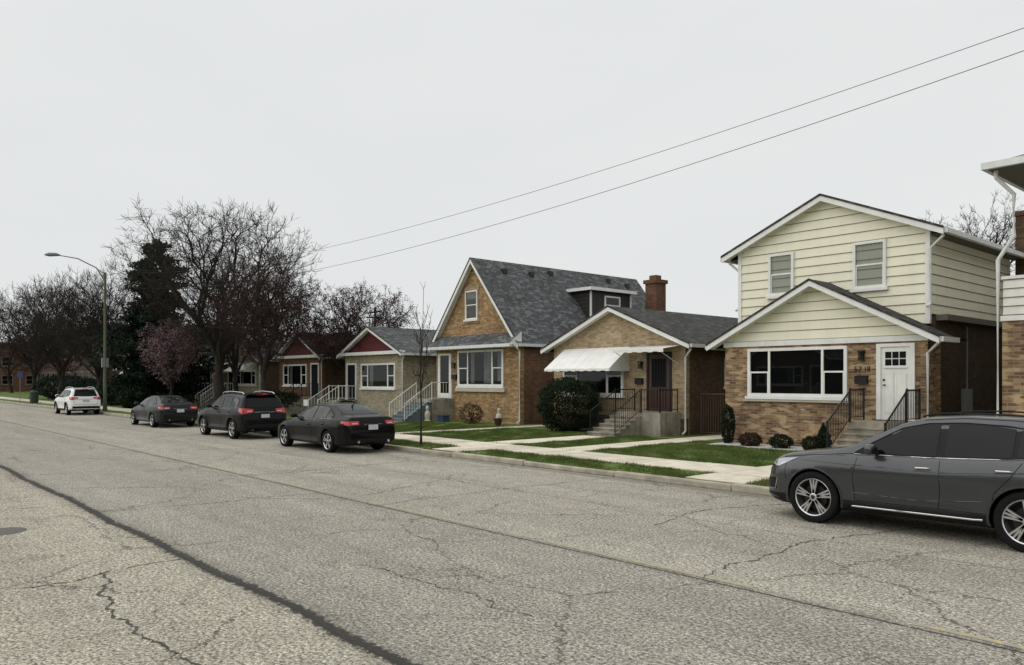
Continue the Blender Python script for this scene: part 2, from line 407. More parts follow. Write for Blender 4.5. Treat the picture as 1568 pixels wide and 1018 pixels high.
# ------------------------------------------------------------ architecture helpers
def F_(y):  return lambda a, d, z: (a, y-d, z)
def S_(x):  return lambda a, d, z: (x+d, a, z)
def mbox(mb, f, a0, a1, d0, d1, z0, z1, mat):
    p = f(a0, d0, z0); q = f(a1, d1, z1); mb.box(p[0], q[0], p[1], q[1], p[2], q[2], mat)
def mquad(mb, f, a0, a1, d, z0, z1, mat):
    mb.poly([f(a0, d, z0), f(a1, d, z0), f(a1, d, z1), f(a0, d, z1)], mat)
def window(mb, f, a0, a1, z0, z1, splits=(), hung=(), fr=.07, mat=WHITE, curtain=None, sill=True, proud=.07):
    mbox(mb, f, a0, a0+fr, -.01, proud, z0, z1, mat); mbox(mb, f, a1-fr, a1, -.01, proud, z0, z1, mat)
    mbox(mb, f, a0+fr, a1-fr, -.01, proud, z0, z0+fr, mat); mbox(mb, f, a0+fr, a1-fr, -.01, proud, z1-fr, z1, mat)
    mquad(mb, f, a0+fr, a1-fr, .008, z0+fr, z1-fr, DARK)
    if curtain:
        for (c0, c1, cz) in curtain:
            n = max(2, int((c1-c0)/.06))
            for i in range(n):
                u0 = c0+(c1-c0)*i/n; u1 = c0+(c1-c0)*(i+1)/n
                d0 = .012+.012*(i % 2); d1 = .012+.012*((i+1) % 2)
                mb.poly([f(u0, d0, cz), f(u1, d1, cz), f(u1, d1, z1-fr), f(u0, d0, z1-fr)], CURT)
    mquad(mb, f, a0+fr, a1-fr, .036, z0+fr, z1-fr, GLASS)
    cur = a0+fr; segs = []
    for s in list(splits)+[a1-fr]:
        segs.append((cur, s-(.035 if s != a1-fr else 0)))
        if s != a1-fr: mbox(mb, f, s-.035, s+.035, .01, proud-.008, z0+fr, z1-fr, mat)
        cur = s+.035
    for i, (c0, c1) in enumerate(segs):
        if i in hung:
            zm = (z0+z1)/2
            mbox(mb, f, c0, c1, .02, .055, zm-.025, zm+.025, mat)
            for (e0, e1) in ((c0, c0+.03), (c1-.03, c1)): mbox(mb, f, e0, e1, .02, .052, z0+fr, zm-.025, mat)
    if sill: mbox(mb, f, a0-.06, a1+.06, -.01, proud+.05, z0-.09, z0-.002, mat)
def siding(mb, f, lf, rf, z0, z1, step, mat, edge):
    z = z0
    while z < z1-1e-3:
        zz = min(z+step, z1)
        a0, a1, b0, b1 = lf(z), rf(z), lf(zz), rf(zz)
        mb.poly([f(a0, .034, z), f(a1, .034, z), f(b1, .012, zz), f(b0, .012, zz)], mat)
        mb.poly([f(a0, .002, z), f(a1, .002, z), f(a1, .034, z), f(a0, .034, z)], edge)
        mb.poly([f(a0, .0345, z), f(a1, .0345, z), f(a1, .0345, z+.013), f(a0, .0345, z+.013)], edge)  # dark strip and underside deepen the lap shadow by colour
        z = zz
def gable_roof(parent, X0, X1, Y0, Y1, ze, za, oh, ohf, sh, trim=WHITE, th=.10, ohb=.3, rake=.17, gutter=True, soffit=SOFF):
    xm = (X0+X1)/2; s = (za-ze)/(xm-X0); z0 = ze-s*oh
    mb = MB(); y0, y1 = Y0-ohf, Y1+ohb
    for sg, xe in ((1, X0-oh), (-1, X1+oh)):
        mb.prism([(xe, z0), (xm, za), (xm, za+th), (xe, z0+th)], y0, y1, sh)
    mb.finish('roof', parent)
    mb = MB()
    for xe in (X0-oh, X1+oh):
        e = -.03 if xe < xm else .03
        mb.prism([(xe+e, z0-rake+th-.03), (xm, za-rake+th-.03), (xm, za+th-.012), (xe+e, z0+th-.012)], y0-.035, y0-.003, trim)
        mb.prism([(xe+e*1.5, z0+th-.045), (xm, za+th-.045), (xm, za+th+.02), (xe+e*1.5, z0+th+.02)], y0-.06, y0-.036, SH2 if trim is WHITE else trim)
        if ohf > .1: mb.prism([(xe, z0-.03), (xm, za-.03), (xm, za-.005), (xe, z0-.005)], y0+.002, Y0-.002, trim)
    if gutter:
        for xe, sg in ((X0-oh, -1), (X1+oh, 1)):
            mb.box(xe+sg*.002, xe+sg*.12, y0+.03, y1, z0-.05, z0+th-.02, GUT)
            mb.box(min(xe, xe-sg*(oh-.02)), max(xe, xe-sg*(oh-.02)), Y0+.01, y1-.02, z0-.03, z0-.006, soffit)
    mb.finish('roof_trim', parent)
def walls(mb, X0, X1, Y0, Y1, zb, ze, za, front, side, thick=.25):
    xm = (X0+X1)/2
    mb.box(X0, X1, Y0, Y0+thick, zb, ze, front)
    mb.box(X0+.004, X1-.004, Y0+thick+.001, Y1, zb, ze, side)
    mb.prism([(X0+.01, ze+.001), (X1-.01, ze+.001), (xm, za)], Y0+.003, Y0+thick, front)
    mb.prism([(X0+.01, ze+.001), (X1-.01, ze+.001), (xm, za)], Y1-thick, Y1, side)
def stairs(mb, x0, x1, ytop, ybot, ztop, zbot, n, mat):
    rise = (ztop-zbot)/(n+1); run = (ytop-ybot)/n
    for i in range(n):
        y1 = ytop-i*run; y0 = y1-run+.003; zt = ztop-(i+1)*rise
        mb.box(x0, x1, y0, y1, zbot-.1, zt-.045, mat)
        mb.box(x0-.02, x1+.02, y0-.03, y1-.001, zt-.044, zt, mat)
def railing(mb, p0, p1, h, mat, sp=.13, r=.012):
    p0 = Vector(p0); p1 = Vector(p1); H = Vector((0, 0, h)); up = Vector((0, 0, .1))
    mb.tube([p0+H, p1+H], r*1.8, mat); mb.tube([p0+up, p1+up], r, mat)
    n = max(1, int((p1-p0).length/sp))
    for i in range(n+1):
        q = p0.lerp(p1, i/n); end = i in (0, n)
        mb.tube([q if end else q+up, q+H+(Vector((0, 0, .05)) if end else Vector())], r*(1.9 if end else .8), mat, 5)
def downspout(mb, x, y, ztop, zbot, elbow, mat=GUT):
    ex, ey = elbow
    mb.tube([(x+ex, y+ey, ztop), (x+ex, y+ey, ztop-.12), (x, y, ztop-.42), (x, y, zbot+.15), (x, y-.18, zbot+.04)], .042, mat, 8)
def mailbox(mb, f, a, z):
    mbox(mb, f, a-.17, a+.17, .002, .12, z, z+.2, BLACK); mbox(mb, f, a-.18, a+.18, .002, .14, z+.201, z+.23, BLACK)
def lantern(mb, f, a, z):
    mbox(mb, f, a-.05, a+.05, .002, .03, z-.05, z+.12, BLACK)
    mbox(mb, f, a-.07, a+.07, .04, .18, z-.16, z-.14, BLACK); mbox(mb, f, a-.08, a+.08, .035, .19, z+.08, z+.12, BLACK)
    mbox(mb, f, a-.055, a+.055, .055, .165, z-.139, z+.079, GLASS)
    for dx in (-.065, .055):
        for dd in (.045, .165): mbox(mb, f, a+dx, a+dx+.01, dd, dd+.01, z-.139, z+.079, BLACK)

# ------------------------------------------------------------ HOUSE with cream siding
H1 = empty('two_storey_brick_house')
mb = MB(); X0, X1, YF = -14.3, -8.15, 21.8
mb.box(X0, X1, YF, 22.69, .05, 3.2, B1)
mb.prism([(X0+.01, 3.4), (X1-.01, 3.4), ((X0+X1)/2, 4.95)], YF+.02, 22.69, CREAM)
mb.box(X0+.005, X1-.005, YF+.01, 22.69, 3.202, 3.398, CREAM)
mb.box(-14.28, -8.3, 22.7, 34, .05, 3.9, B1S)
mb.box(-14.28, -8.42, 22.6, 29.3, 3.95, 6.33, CREAM)
mb.prism([(-14.28, 6.331), (-8.42, 6.331), (-11.35, 7.6)], 22.6, 29.3, CREAM)
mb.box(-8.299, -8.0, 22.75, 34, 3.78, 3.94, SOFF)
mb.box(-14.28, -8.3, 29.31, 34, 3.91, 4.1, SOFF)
mb.finish('walls', H1)
mb = MB(); s2 = (7.6-6.33)/2.93
siding(mb, F_(22.6), lambda z: -14.28+max(0, z-6.33)/s2, lambda z: -8.42-max(0, z-6.33)/s2, 3.7, 7.55, .275, CREAM, LAPSHADE)
siding(mb, S_(-8.42), lambda z: 22.62, lambda z: 29.3, 3.96, 6.3, .275, CREAM, LAPSHADE)
s1 = (5.0-3.4)/((X1-X0)/2)
siding(mb, F_(YF+.02), lambda z: X0+.0+max(0, z-3.4)/s1, lambda z: X1-max(0, z-3.4)/s1, 3.36, 4.9, .275, CREAM, LAPSHADE)
mb.box(-14.31, -14.19, 22.545, 22.6, 3.7, 6.33, WHITE); mb.box(-8.5, -8.375, 22.545, 22.66, 3.7, 6.33, WHITE)
mb.box(X0-.03, X1+.03, YF-.06, YF+.009, 3.2, 3.355, WHITE)
mb.box(X1-.0, X1+.03, YF+.01, 22.7, 3.2, 3.355, WHITE)
mb.finish('siding', H1)
gable_roof(H1, -14.28, -8.42, 22.6, 29.3, 6.33, 7.6, .45, .3, SH2)
gable_roof(H1, X0, X1, YF, 22.25, 3.4, 4.98, .4, .4, SH2, ohb=.3)
mb = MB()
window(mb, F_(22.6), -13.2, -12.34, 4.82, 6.14, hung=(0,), fr=.08, proud=.09)
window(mb, F_(22.6), -10.49, -9.54, 4.80, 6.16, hung=(0,), fr=.08, proud=.09, curtain=[(-10.41, -9.62, 5.95)])
window(mb, F_(YF), -13.46, -10.29, 1.66, 3.13, splits=(-12.72, -11.02), hung=(0, 2), fr=.09)
mb.box(-13.6, -10.15, YF-.10, YF-.001, 1.50, 1.565, STONE)
mb.finish('windows', H1)
mb = MB(); f = F_(YF)
mbox(mb, f, -9.47, -9.35, -.01, .06, 1.07, 3.15, WHITE); mbox(mb, f, -8.58, -8.46, -.01, .06, 1.07, 3.15, WHITE); mbox(mb, f, -9.35, -8.58, -.01, .06, 3.06, 3.15, WHITE)
mbox(mb, f, -9.35, -8.58, -.01, .02, 1.07, 3.06, WHITE)
for i in range(3):
    for j in range(2):
        mbox(mb, f, -9.24+i*.19, -9.24+i*.19+.165, .021, .026, 2.55+j*.2, 2.55+j*.2+.175, DARK)
mbox(mb, f, -9.27, -8.66, .021, .05, 2.48, 2.52, WHITE)
for a0, a1 in ((-9.26, -9.0), (-8.94, -8.67)):
    mbox(mb, f, a0, a1, .021, .03, 1.25, 2.35, WSID); mbox(mb, f, a0+.03, a1-.03, .031, .034, 1.28, 2.32, WHITE)
mb.tube([(-9.27, YF-.03, 2.02), (-9.27, YF-.09, 2.02), (-9.2, YF-.09, 2.02)], .018, BLACK)
mb.tube([(-9.27, YF-.02, 2.16), (-9.27, YF-.06, 2.16)], .03, BLACK)
mb.finish('door', H1)
mb = MB()
mb.box(-9.85, -8.25, 20.9, YF-.002, .05, 1.04, STEPC); stairs(mb, -9.75, -8.4, 20.9, 19.5, 1.04, .16, 5, STEPC)
mb.finish('front_steps', H1)
mb = MB()
for xx in (-9.8, -8.32):
    railing(mb, (xx, 20.9, 1.04), (xx, YF-.08, 1.04), .85, BLACK, .10, .013); railing(mb, (xx, 19.6, .2), (xx, 20.86, 1.0), .85, BLACK, .10, .013)
mb.finish('railings', H1)
mb = MB()
lantern(mb, f, -9.86, 2.86); mailbox(mb, f, -9.88, 2.05)
def digit(mb, f, a, z, segs, s=.09):
    S = {'t': ((0, 2), (1, 2)), 'm': ((0, 1), (1, 1)), 'b': ((0, 0), (1, 0)), 'ul': ((0, 1), (0, 2)), 'ur': ((1, 1), (1, 2)), 'll': ((0, 0), (0, 1)), 'lr': ((1, 0), (1, 1))}
    for k in segs:
        (p, q), (r, t_) = S[k]
        mb.tube([f(a+p*s*.8, .02, z+q*s), f(a+r*s*.8, .02, z+t_*s)], .010, BLACK, 4)
for i, sg in enumerate((('t', 'ul', 'll', 'b', 'lr', 'm'), ('t', 'ur', 'm', 'll', 'b'), ('ur', 'lr'), ('t', 'm', 'b', 'ul', 'ur', 'll', 'lr'))):
    digit(mb, f, -10.08+i*.12, 2.40, sg, .065)
mb.finish('porch_fittings', H1)
mb = MB()
downspout(mb, X1+.02, YF-.06, 3.28, .15, (.38, -.2)); downspout(mb, -8.36, 22.52, 6.15, 4.1, (.38, -.1)); downspout(mb, -14.36, 22.7, 6.15, 4.4, (-.3, -.1))
mb.box(-8.28, -7.62, 29.4, 30.2, .05, 7.55, B2S); mb.box(-8.33, -7.57, 29.35, 30.25, 7.551, 7.7, CHIM); mb.tube([(-7.95, 29.8, 7.7), (-7.95, 29.8, 8.0)], .14, M('clay_flue', (.3, .09, .05), .8), 10)
mb.tube([(-8.0, 24.2, 3.3), (-8.25, 24.2, 3.3)], .03, BLACK)
mb.finish('chimney_and_downspouts', H1)
MT = MB()
MT.box(-8.29, -8.12, 24.6, 25.0, 1.2, 1.9, STEELP); MT.tube([(-8.2, 24.8, 1.9), (-8.2, 24.8, 3.7)], .025, STEELP); MT.finish('electric_meter', H1)

# ------------------------------------------------------------ HOUSE with awnings
H2 = empty('brick_bungalow_with_awnings'); X0, X1, YF = -23.9, -17.1, 23.5
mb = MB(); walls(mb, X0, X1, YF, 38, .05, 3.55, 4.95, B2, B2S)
mb.box(X0-.004, X1+.004, YF-.012, YF+.2, .05, .75, B2S)
mb.finish('walls', H2)
gable_roof(H2, X0, X1, YF, 38, 3.55, 4.98, .4, .35, SH2)
mb = MB(); f = F_(YF)
window(mb, f, -23.3, -20.0, 1.55, 3.1, splits=(-22.5, -20.85), hung=(0, 2), fr=.09)
window(mb, S_(X1), 26, 27, 1.9, 3.0, hung=(0,), fr=.06)
mb.finish('windows', H2)
mb = MB()
mbox(mb, f, -18.85, -18.77, -.01, .05, 1.0, 3.2, BLACK); mbox(mb, f, -17.78, -17.7, -.01, .05, 1.0, 3.2, BLACK); mbox(mb, f, -18.77, -17.78, -.01, .05, 3.12, 3.2, BLACK)
mbox(mb, f, -18.77, -17.78, -.01, .02, 1.0, 3.12, DOORB); mbox(mb, f, -18.6, -17.95, .021, .028, 1.9, 2.95, DARK)
for k in range(6): mbox(mb, f, -18.6+.13*k-.008, -18.6+.13*k+.008, .03, .04, 1.1, 3.0, BLACK)
mailbox(mb, f, -19.2, 2.0); lantern(mb, f, -19.1, 2.75)
mb.finish('door', H2)
def awning(mb, x0, x1, y, zt, dep, drop, mat, sidep=True, val=.1, sg=1):
    n = max(3, int((x1-x0)/.22))
    for i in range(n):
        a0 = x0+(x1-x0)*i/n; a1 = x0+(x1-x0)*(i+1)/n; h = .007 if i % 2 else 0
        mb.poly([(a0, y-dep, zt-drop+h), (a1, y-dep, zt-drop+h), (a1, y, zt+h), (a0, y, zt+h)], mat)
        mb.poly([(a0, y-dep, zt-drop+h), (a1, y-dep, zt-drop+h), (a1, y-dep, zt-drop-val*(1 if i % 2 else .8)), (a0, y-dep, zt-drop-val*(1 if i % 2 else .8))], mat)
        if i % 2:
            for aa in (a0, a1): mb.poly([(aa, y-dep, zt-drop), (aa, y-dep, zt-drop+h), (aa, y, zt+h), (aa, y, zt)], mat)
    if sidep:
        for xx in (x0+.005, x1-.005): mb.poly([(xx, y-dep, zt-drop-val), (xx, y, zt-drop-val), (xx, y, zt-.01), (xx, y-dep, zt-drop-.01)], mat)
mb = MB()
awning(mb, -23.25, -19.7, YF-.01, 3.45, 1.2, .85, ALUM)
awning(mb, -19.6, -17.2, YF-.01, 3.44, 1.15, .16, ALUM, sidep=False, val=.12)
for xx in (-19.5, -17.4): mb.tube([(xx, YF-1.1, 3.2), (xx, YF-.02, 2.75)], .015, ALUM)
mb.finish('awnings', H2)
mb = MB()
mb.box(-19.45, -17.3, 22.3, YF-.015, .05, .98, STEPC); stairs(mb, -19.4, -18.15, 22.3, 20.8, .98, .16, 5, STEPC)
mb.finish('front_steps', H2)
mb = MB()
for xx in (-19.38, -18.2): railing(mb, (xx, 20.9, .2), (xx, 22.28, .96), .82, BLACK)
railing(mb, (-19.38, 22.3, .98), (-19.38, 23.4, .98), .82, BLACK); railing(mb, (-18.2, 22.36, .98), (-17.38, 22.36, .98), .82, BLACK); railing(mb, (-17.38, 22.4, .98), (-17.38, 23.4, .98), .82, BLACK)
mb.finish('railings', H2)
mb = MB(); downspout(mb, X1+.05, YF-.06, 3.4, .15, (.32, -.1)); mb.finish('downspout', H2)

# ------------------------------------------------------------ HOUSE steep gable
H3 = empty('steep_gable_brick_house'); X0, X1, YF = -32.6, -26.2, 23.6
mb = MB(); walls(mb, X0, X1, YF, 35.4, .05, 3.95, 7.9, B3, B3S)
mb.finish('walls', H3)
gable_roof(H3, X0, X1, YF, 35.4, 3.95, 7.95, .18, .3, SH1, rake=.24, ohb=.25)
mb = MB()
for (y0, z0), (y1, z1), m_ in (((YF-.001, 4.35), (YF-.75, 3.8), SH1), ((YF-.75, 3.8), (YF-.75, 3.66), GUT), ((YF-.75, 3.66), (YF-.001, 3.66), WHITE)):
    mb.poly([(X0-.12, y0, z0), (X1+.12, y0, z0), (X1+.12, y1, z1), (X0-.12, y1, z1)], m_)
for xx in (X0-.12, X1+.12): mb.poly([(xx, YF-.001, 4.35), (xx, YF-.75, 3.8), (xx, YF-.75, 3.66), (xx, YF-.001, 3.66)], WHITE)
mb.finish('skirt_roof', H3, fixn=False)
mb = MB(); f = F_(YF)
window(mb, f, -30.75, -27.3, 1.86, 3.60, splits=(-29.95, -28.1), hung=(0, 2), fr=.1, curtain=[(-29.75, -29.45, 2.0), (-28.75, -28.2, 2.0), (-27.75, -27.45, 2.1)])
mb.box(-30.9, -27.15, YF-.12, YF-.001, 1.6, 1.76, STONE)
window(mb, f, -30.15, -29.2, 5.1, 6.5, hung=(0,), fr=.07, mat=WSID, curtain=[(-30.05, -29.3, 6.1)])
mb.box(-30.25, -29.1, YF-.05, YF-.001, 4.9, 5.0, B3); mb.box(-30.25, -29.1, YF-.03, YF-.001, 6.505, 6.7, B2)
window(mb, S_(X1), 26.5, 27.4, 2.1, 3.2, hung=(0,), fr=.06)
mb.finish('windows', H3)
mb = MB()
mbox(mb, f, -32.4, -32.3, -.01, .06, 1.25, 3.5, WHITE); mbox(mb, f, -31.4, -31.3, -.01, .06, 1.25, 3.5, WHITE); mbox(mb, f, -32.3, -31.4, -.01, .06, 3.4, 3.5, WHITE)
mbox(mb, f, -32.3, -31.4, -.01, .02, 1.25, 3.4, DARK)
mbox(mb, f, -32.3, -32.22, .021, .05, 1.25, 3.4, WHITE); mbox(mb, f, -31.48, -31.4, .021, .05, 1.25, 3.4, WHITE)
mbox(mb, f, -32.22, -31.48, .021, .05, 1.25, 1.5, WHITE); mquad(mb, f, -32.22, -31.48, .04, 1.5, 3.4, GLASS)
lantern(mb, f, -31.05, 2.9); mailbox(mb, f, -31.0, 2.2)
mb.finish('door', H3)
mb = MB()
mb.box(-32.6, -31.1, 22.3, YF-.002, .05, 1.22, STEPC); stairs(mb, -32.5, -31.2, 22.3, 20.6, 1.22, .16, 6, M('painted_steps', (.12, .15, .17), .7, var=.3)); mb.finish('front_steps', H3)
mb = MB()
for xx in (-32.5, -31.18): railing(mb, (xx, 20.7, .2), (xx, 22.28, 1.2), .82, WHITE, .16, .01)
railing(mb, (-31.18, 22.3, 1.22), (-31.18, 23.5, 1.22), .82, WHITE, .16, .01)
mb.finish('railings', H3)
mb = MB()
dx = -26.95
mb.box(-29.3, dx, 29.1, 32.2, 4.8, 6.75, DKSID)
mb.box(-29.5, dx+.25, 28.85, 32.4, 6.751, 6.83, SH1)
mb.box(-29.5, dx+.28, 28.81, 28.849, 6.70, 6.86, WHITE); mb.box(dx+.251, dx+.29, 28.85, 32.4, 6.70, 6.86, WHITE)
for i in range(8): mb.box(-29, dx-.02, 29.085, 29.099, 5.1+i*.2, 5.115+i*.2, SOFF)
mb.box(dx-.03, dx+.03, 29.06, 29.16, 4.85, 6.7, WHITE); mb.box(dx-.03, dx+.03, 32.14, 32.24, 4.85, 6.7, WHITE)
window(mb, S_(dx), 30.1, 31.3, 5.55, 6.5, hung=(0,), fr=.08)
mb.finish('dormer', H3)
mb = MB()
mb.box(-26.6, -25.85, 33.0, 33.8, .05, 7.3, CHIM); mb.box(-26.68, -25.77, 32.92, 33.88, 7.301, 7.5, CHIM); mb.box(-26.45, -26.0, 33.15, 33.6, 7.501, 7.75, CHIM)
for yy, uu in ((25, .9), (26.8, .9), (28.3, .95), (32.8, .95), (34.2, .9)):
    xx = -29.4+3.2*(1-uu)+.15; zz = 7.95-(xx+29.4)*1.25+.12
    mb.box(xx-.12, xx+.12, yy-.13, yy+.13, zz-.1, zz+.12, DKSID)
downspout(mb, X1+.04, YF-.06, 3.9, .15, (.2, -.65))
mb.box(X1+.002, X1+.5, 26.2, 26.9, .2, .9, STEELP)
mb.finish('chimney_vents_downspout', H3)

# ------------------------------------------------------------ generic bungalows
def bungalow(name, X0, X1, YF, ze, za, front, side, sh, gcol=None, awn=None, railm=WHITE, depth=13, fl=1.1, door_right=False, doorm=DARK, rr=.011):
    H = empty(name); mb = MB(); walls(mb, X0, X1, YF, YF+depth, .05, ze, za, front, side); mb.finish('walls', H)
    if gcol:
        mb = MB(); xm = (X0+X1)/2
        mb.prism([(X0+.02, ze+.02), (X1-.02, ze+.02), (xm, za-.02)], YF-.05, YF-.002, gcol); mb.box(X0-.3, X1+.3, YF-.36, YF-.052, ze-.12, ze+.06, WHITE); mb.finish('gable', H)
    gable_roof(H, X0, X1, YF, YF+depth, ze, za, .35, .35, sh)
    f = F_(YF); mb = MB()
    dl = X1-1.35 if door_right else X0+.35
    wl, wr = (X0+.7, X1-2.0) if door_right else (X0+1.9, X1-.7)
    window(mb, f, wl, wr, fl+.7, fl+2.1, splits=(wl+.75, wr-.75), hung=(0, 2), fr=.1, curtain=[(wl+.9, wl+1.3, fl+.85)])
    window(mb, S_(X1), YF+3, YF+3.9, fl+.9, fl+2, fr=.06); mb.finish('windows', H)
    mb = MB()
    mbox(mb, f, dl-.1, dl, -.01, .06, fl, fl+2.15, WHITE); mbox(mb, f, dl+.9, dl+1.0, -.01, .06, fl, fl+2.15, WHITE); mbox(mb, f, dl, dl+.9, -.01, .06, fl+2.05, fl+2.15, WHITE)
    mbox(mb, f, dl, dl+.9, -.01, .03, fl, fl+2.05, doorm); mb.finish('door', H)
    mb = MB(); mb.box(dl-.2, dl+1.1, YF-1.2, YF-.002, .05, fl, STEPC); stairs(mb, dl-.15, dl+1.05, YF-1.2, YF-2.6, fl, .16, 5, STEPC)
    for xx in (dl-.12, dl+1.02): railing(mb, (xx, YF-2.5, .2), (xx, YF-1.22, fl-.02), .82, railm, .2, rr); railing(mb, (xx, YF-1.2, fl), (xx, YF-.1, fl), .82, railm, .2, rr)
    mb.finish('front_steps', H)
    if awn:
        mb = MB(); awning(mb, wl-.1, wr+.1, YF-.01, fl+2.35, 1.0, .6, awn); awning(mb, dl-.3, dl+1.2, YF-.01, fl+2.45, 1.1, .3, awn, sidep=False); mb.finish('awnings', H)
    mb = MB(); downspout(mb, X1+.04, YF-.06, ze-.1, .15, (.3, -.1)); mb.finish('downspout', H)
    return H
bungalow('pale_brick_bungalow', -41.6, -35.4, 23.4, 3.7, 5.1, B4, B4, SH1, gcol=REDG, fl=1.0)
bungalow('maroon_roof_bungalow', -50.6, -44.5, 23.4, 3.7, 5.2, B3S, B2S, SH3, gcol=REDG, door_right=True, railm=BLACK)
bungalow('brick_bungalow', -59.8, -53.7, 23.4, 3.7, 5.0, B4, B2S, SH2, awn=ALUM, rr=.022)
bungalow('brick_bungalow', -69, -62.8, 23.4, 3.7, 5.0, B3, B2S, SH2, door_right=True, awn=ALUM, rr=.022)
bungalow('brick_bungalow', -78.2, -72, 23.4, 3.7, 5.0, B4, B2S, SH1, awn=ALUM, rr=.022)
bungalow('brick_bungalow', -87.4, -81.2, 23.4, 3.7, 5.0, B3S, B2S, SH2, awn=ALUM, rr=.022)
# houses across the street (behind the camera)
for i, (fm, sm_, rf) in enumerate(((B1, B1S, SH2), (B2S, B2S, SH1), (B3, B3S, SH2), (B2, B2S, SH2), (B3S, B2S, SH1), (B1, B1S, SH2))):
    xc = 8-9.6*i
    h = bungalow('brick_bungalow', -3.2, 3.2, 0, 3.9+(i % 2)*1.6, 5.8+(i % 2)*2.2, fm, sm_, rf, depth=12)
    h.location = (xc, -11, 0); h.rotation_euler.z = math.pi
# far buildings
HB = empty('apartment_building'); mb = MB()
mb.box(-150, -106, 26, 44, .05, 9.0, B5); mb.box(-150.1, -105.9, 25.9, 44.1, 9.001, 9.25, SOFF)
for i in range(12):
    for z in (1.6, 5.2): window(mb, F_(26), -149+i*3.5, -147.2+i*3.5, z, z+1.7, hung=(0,), fr=.08, mat=DKTRIM)
for i in range(4):
    for z in (1.6, 5.2): window(mb, S_(-106), 27.5+i*3.8, 29.2+i*3.8, z, z+1.7, hung=(0,), fr=.08, mat=DKTRIM)
mb.finish('walls_and_windows', HB)
HB2 = empty('red_brick_building'); mb = MB(); mb.box(-185, -160, 18.5, 34, .05, 8.5, CHIM); mb.box(-185.1, -159.9, 18.4, 34.1, 8.501, 8.8, SOFF)
for i in range(4):
    for z in (1.4, 4.6): window(mb, S_(-160), 19.5+i*3.6, 21.2+i*3.6, z, z+1.6, hung=(0,), fr=.1, mat=DKTRIM)
mb.finish('walls_and_windows', HB2)

# right edge two-storey house
H0 = empty('two_flat_brick_house'); mb = MB()
mb.box(-5.95, 1.2, 20.2, 33, .05, 3.5, B1); mb.box(-5.98, 1.23, 20.17, 33.02, 3.501, 3.62, WHITE)
mb.box(-5.93, 1.2, 20.22, 33, 3.621, 4.45, WSID); mb.box(-5.97, 1.23, 20.18, 33.02, 4.451, 4.52, WHITE)
mb.box(-5.2, 1.0, 21, 33, 4.521, 6.9, WSID)
mb.finish('walls', H0)
mb = MB(); siding(mb, F_(20.22), lambda z: -5.93, lambda z: 1.2, 3.63, 4.45, .2, WSID, LAPSHADE); window(mb, F_(20.2), -4.6, -2.2, 1.7, 3.1, splits=(-3.4,), hung=(0, 1)); window(mb, F_(21), -4.3, -3.3, 4.9, 6.3, hung=(0,)); mb.finish('siding_and_windows', H0)
mb = MB(); xa, xb, ya, yb = -6.1, 1.9, 19.7, 33.8
mb.box(xa, xb, ya, yb, 6.9, 7.02, SOFF); mb.box(xa-.1, xb+.1, ya-.1, ya-.002, 6.9, 7.05, GUT); mb.box(xa-.1, xa-.002, ya, yb, 6.9, 7.05, GUT)
c = ((xa+xb)/2, ya+4.2); c2 = ((xa+xb)/2, yb-4.2); z0, z1 = 7.03, 8.6
mb.poly([(xa, ya, z0), (xb, ya, z0), (c[0], c[1], z1)], SH2); mb.poly([(xa, yb, z0), (xa, ya, z0), (c[0], c[1], z1), (c2[0], c2[1], z1)], SH2)
mb.poly([(xb, ya, z0), (xb, yb, z0), (c2[0], c2[1], z1), (c[0], c[1], z1)], SH2); mb.poly([(xb, yb, z0), (xa, yb, z0), (c2[0], c2[1], z1)], SH2)
mb.tube([(-6.0, 19.95, 6.9), (-6.0, 19.95, 6.75), (-5.7, 20.15, 6.35), (-5.7, 20.15, 5.4), (-6.02, 20.15, 4.9), (-6.02, 20.12, .3)], .045, GUT, 8)
mb.finish('roof', H0)

# ------------------------------------------------------------ street lamp, wires, poles
SL = empty('street_lamp'); mb = MB(); lx, ly = -55.9, 13.8
mb.tube([(lx, ly, .1), (lx, ly, .8), (lx, ly, 9.2)], [.15, .11, .07], POLE, 10)
mb.tube([(lx, ly, 8.6), (lx, ly-.5, 9.45), (lx, ly-1.6, 9.95), (lx, ly-2.7, 10.05)], [.045, .04, .035, .03], STEELP, 8)
mb.tube([(lx, ly, 9.1), (lx, ly-.5, 9.42)], .025, STEELP, 6)
mb.tube([(lx, ly-2.6, 10.06), (lx, ly-2.8, 10.08), (lx, ly-3.2, 10.04), (lx, ly-3.45, 10.0)], [.05, .11, .13, .05], STEELP, 10)
mb.box(lx-.09, lx+.09, ly-.2, ly+.2, 3.0, 3.6, STEELP)
mb.finish('pole_and_arm', SL, smooth=True)
mb = MB()
def wire(y, z0, k, xc, x0, x1, r=.008):
    mb.tube([(x0+(x1-x0)*i/60, y, z0+k*(x0+(x1-x0)*i/60-xc)**2) for i in range(61)], r, WIRE, 5)
wire(15.0, 7.38, .0018, -23, -52, 12, .006); wire(15.8, 6.87, .0019, -28, -60, 12, .007)
mb.finish('overhead_wires', uv=False)
mb = MB(); x, y = 12, 15.4
mb.tube([(x, y, 0), (x, y, 10.3)], [.16, .11], BARK, 10); mb.box(x-.06, x+.06, y-.8, y+.8, 9.0, 9.12, BARK); mb.finish('utility_pole')
mb = MB(); x, y = -60.6, 37.1
mb.tube([(x, y, 0), (x, y, 8.7)], [.16, .11], BARK, 8); mb.box(x-.9, x+.9, y-.06, y+.06, 8.2, 8.35, BARK); mb.box(x-.06, x+.06, y-.9, y+.9, 7.7, 7.82, BARK)
mb.finish('utility_pole')
TS = empty('traffic_sign'); mb = MB(); mb.tube([(-86, 13.9, .1), (-86, 13.9, 3.0)], .03, STEELP, 6); mb.box(-85.97, -85.94, 13.7, 14.1, 2.4, 3.0, M('sign_blue', (.05, .10, .25), .5)); mb.finish('post_and_panel', TS)
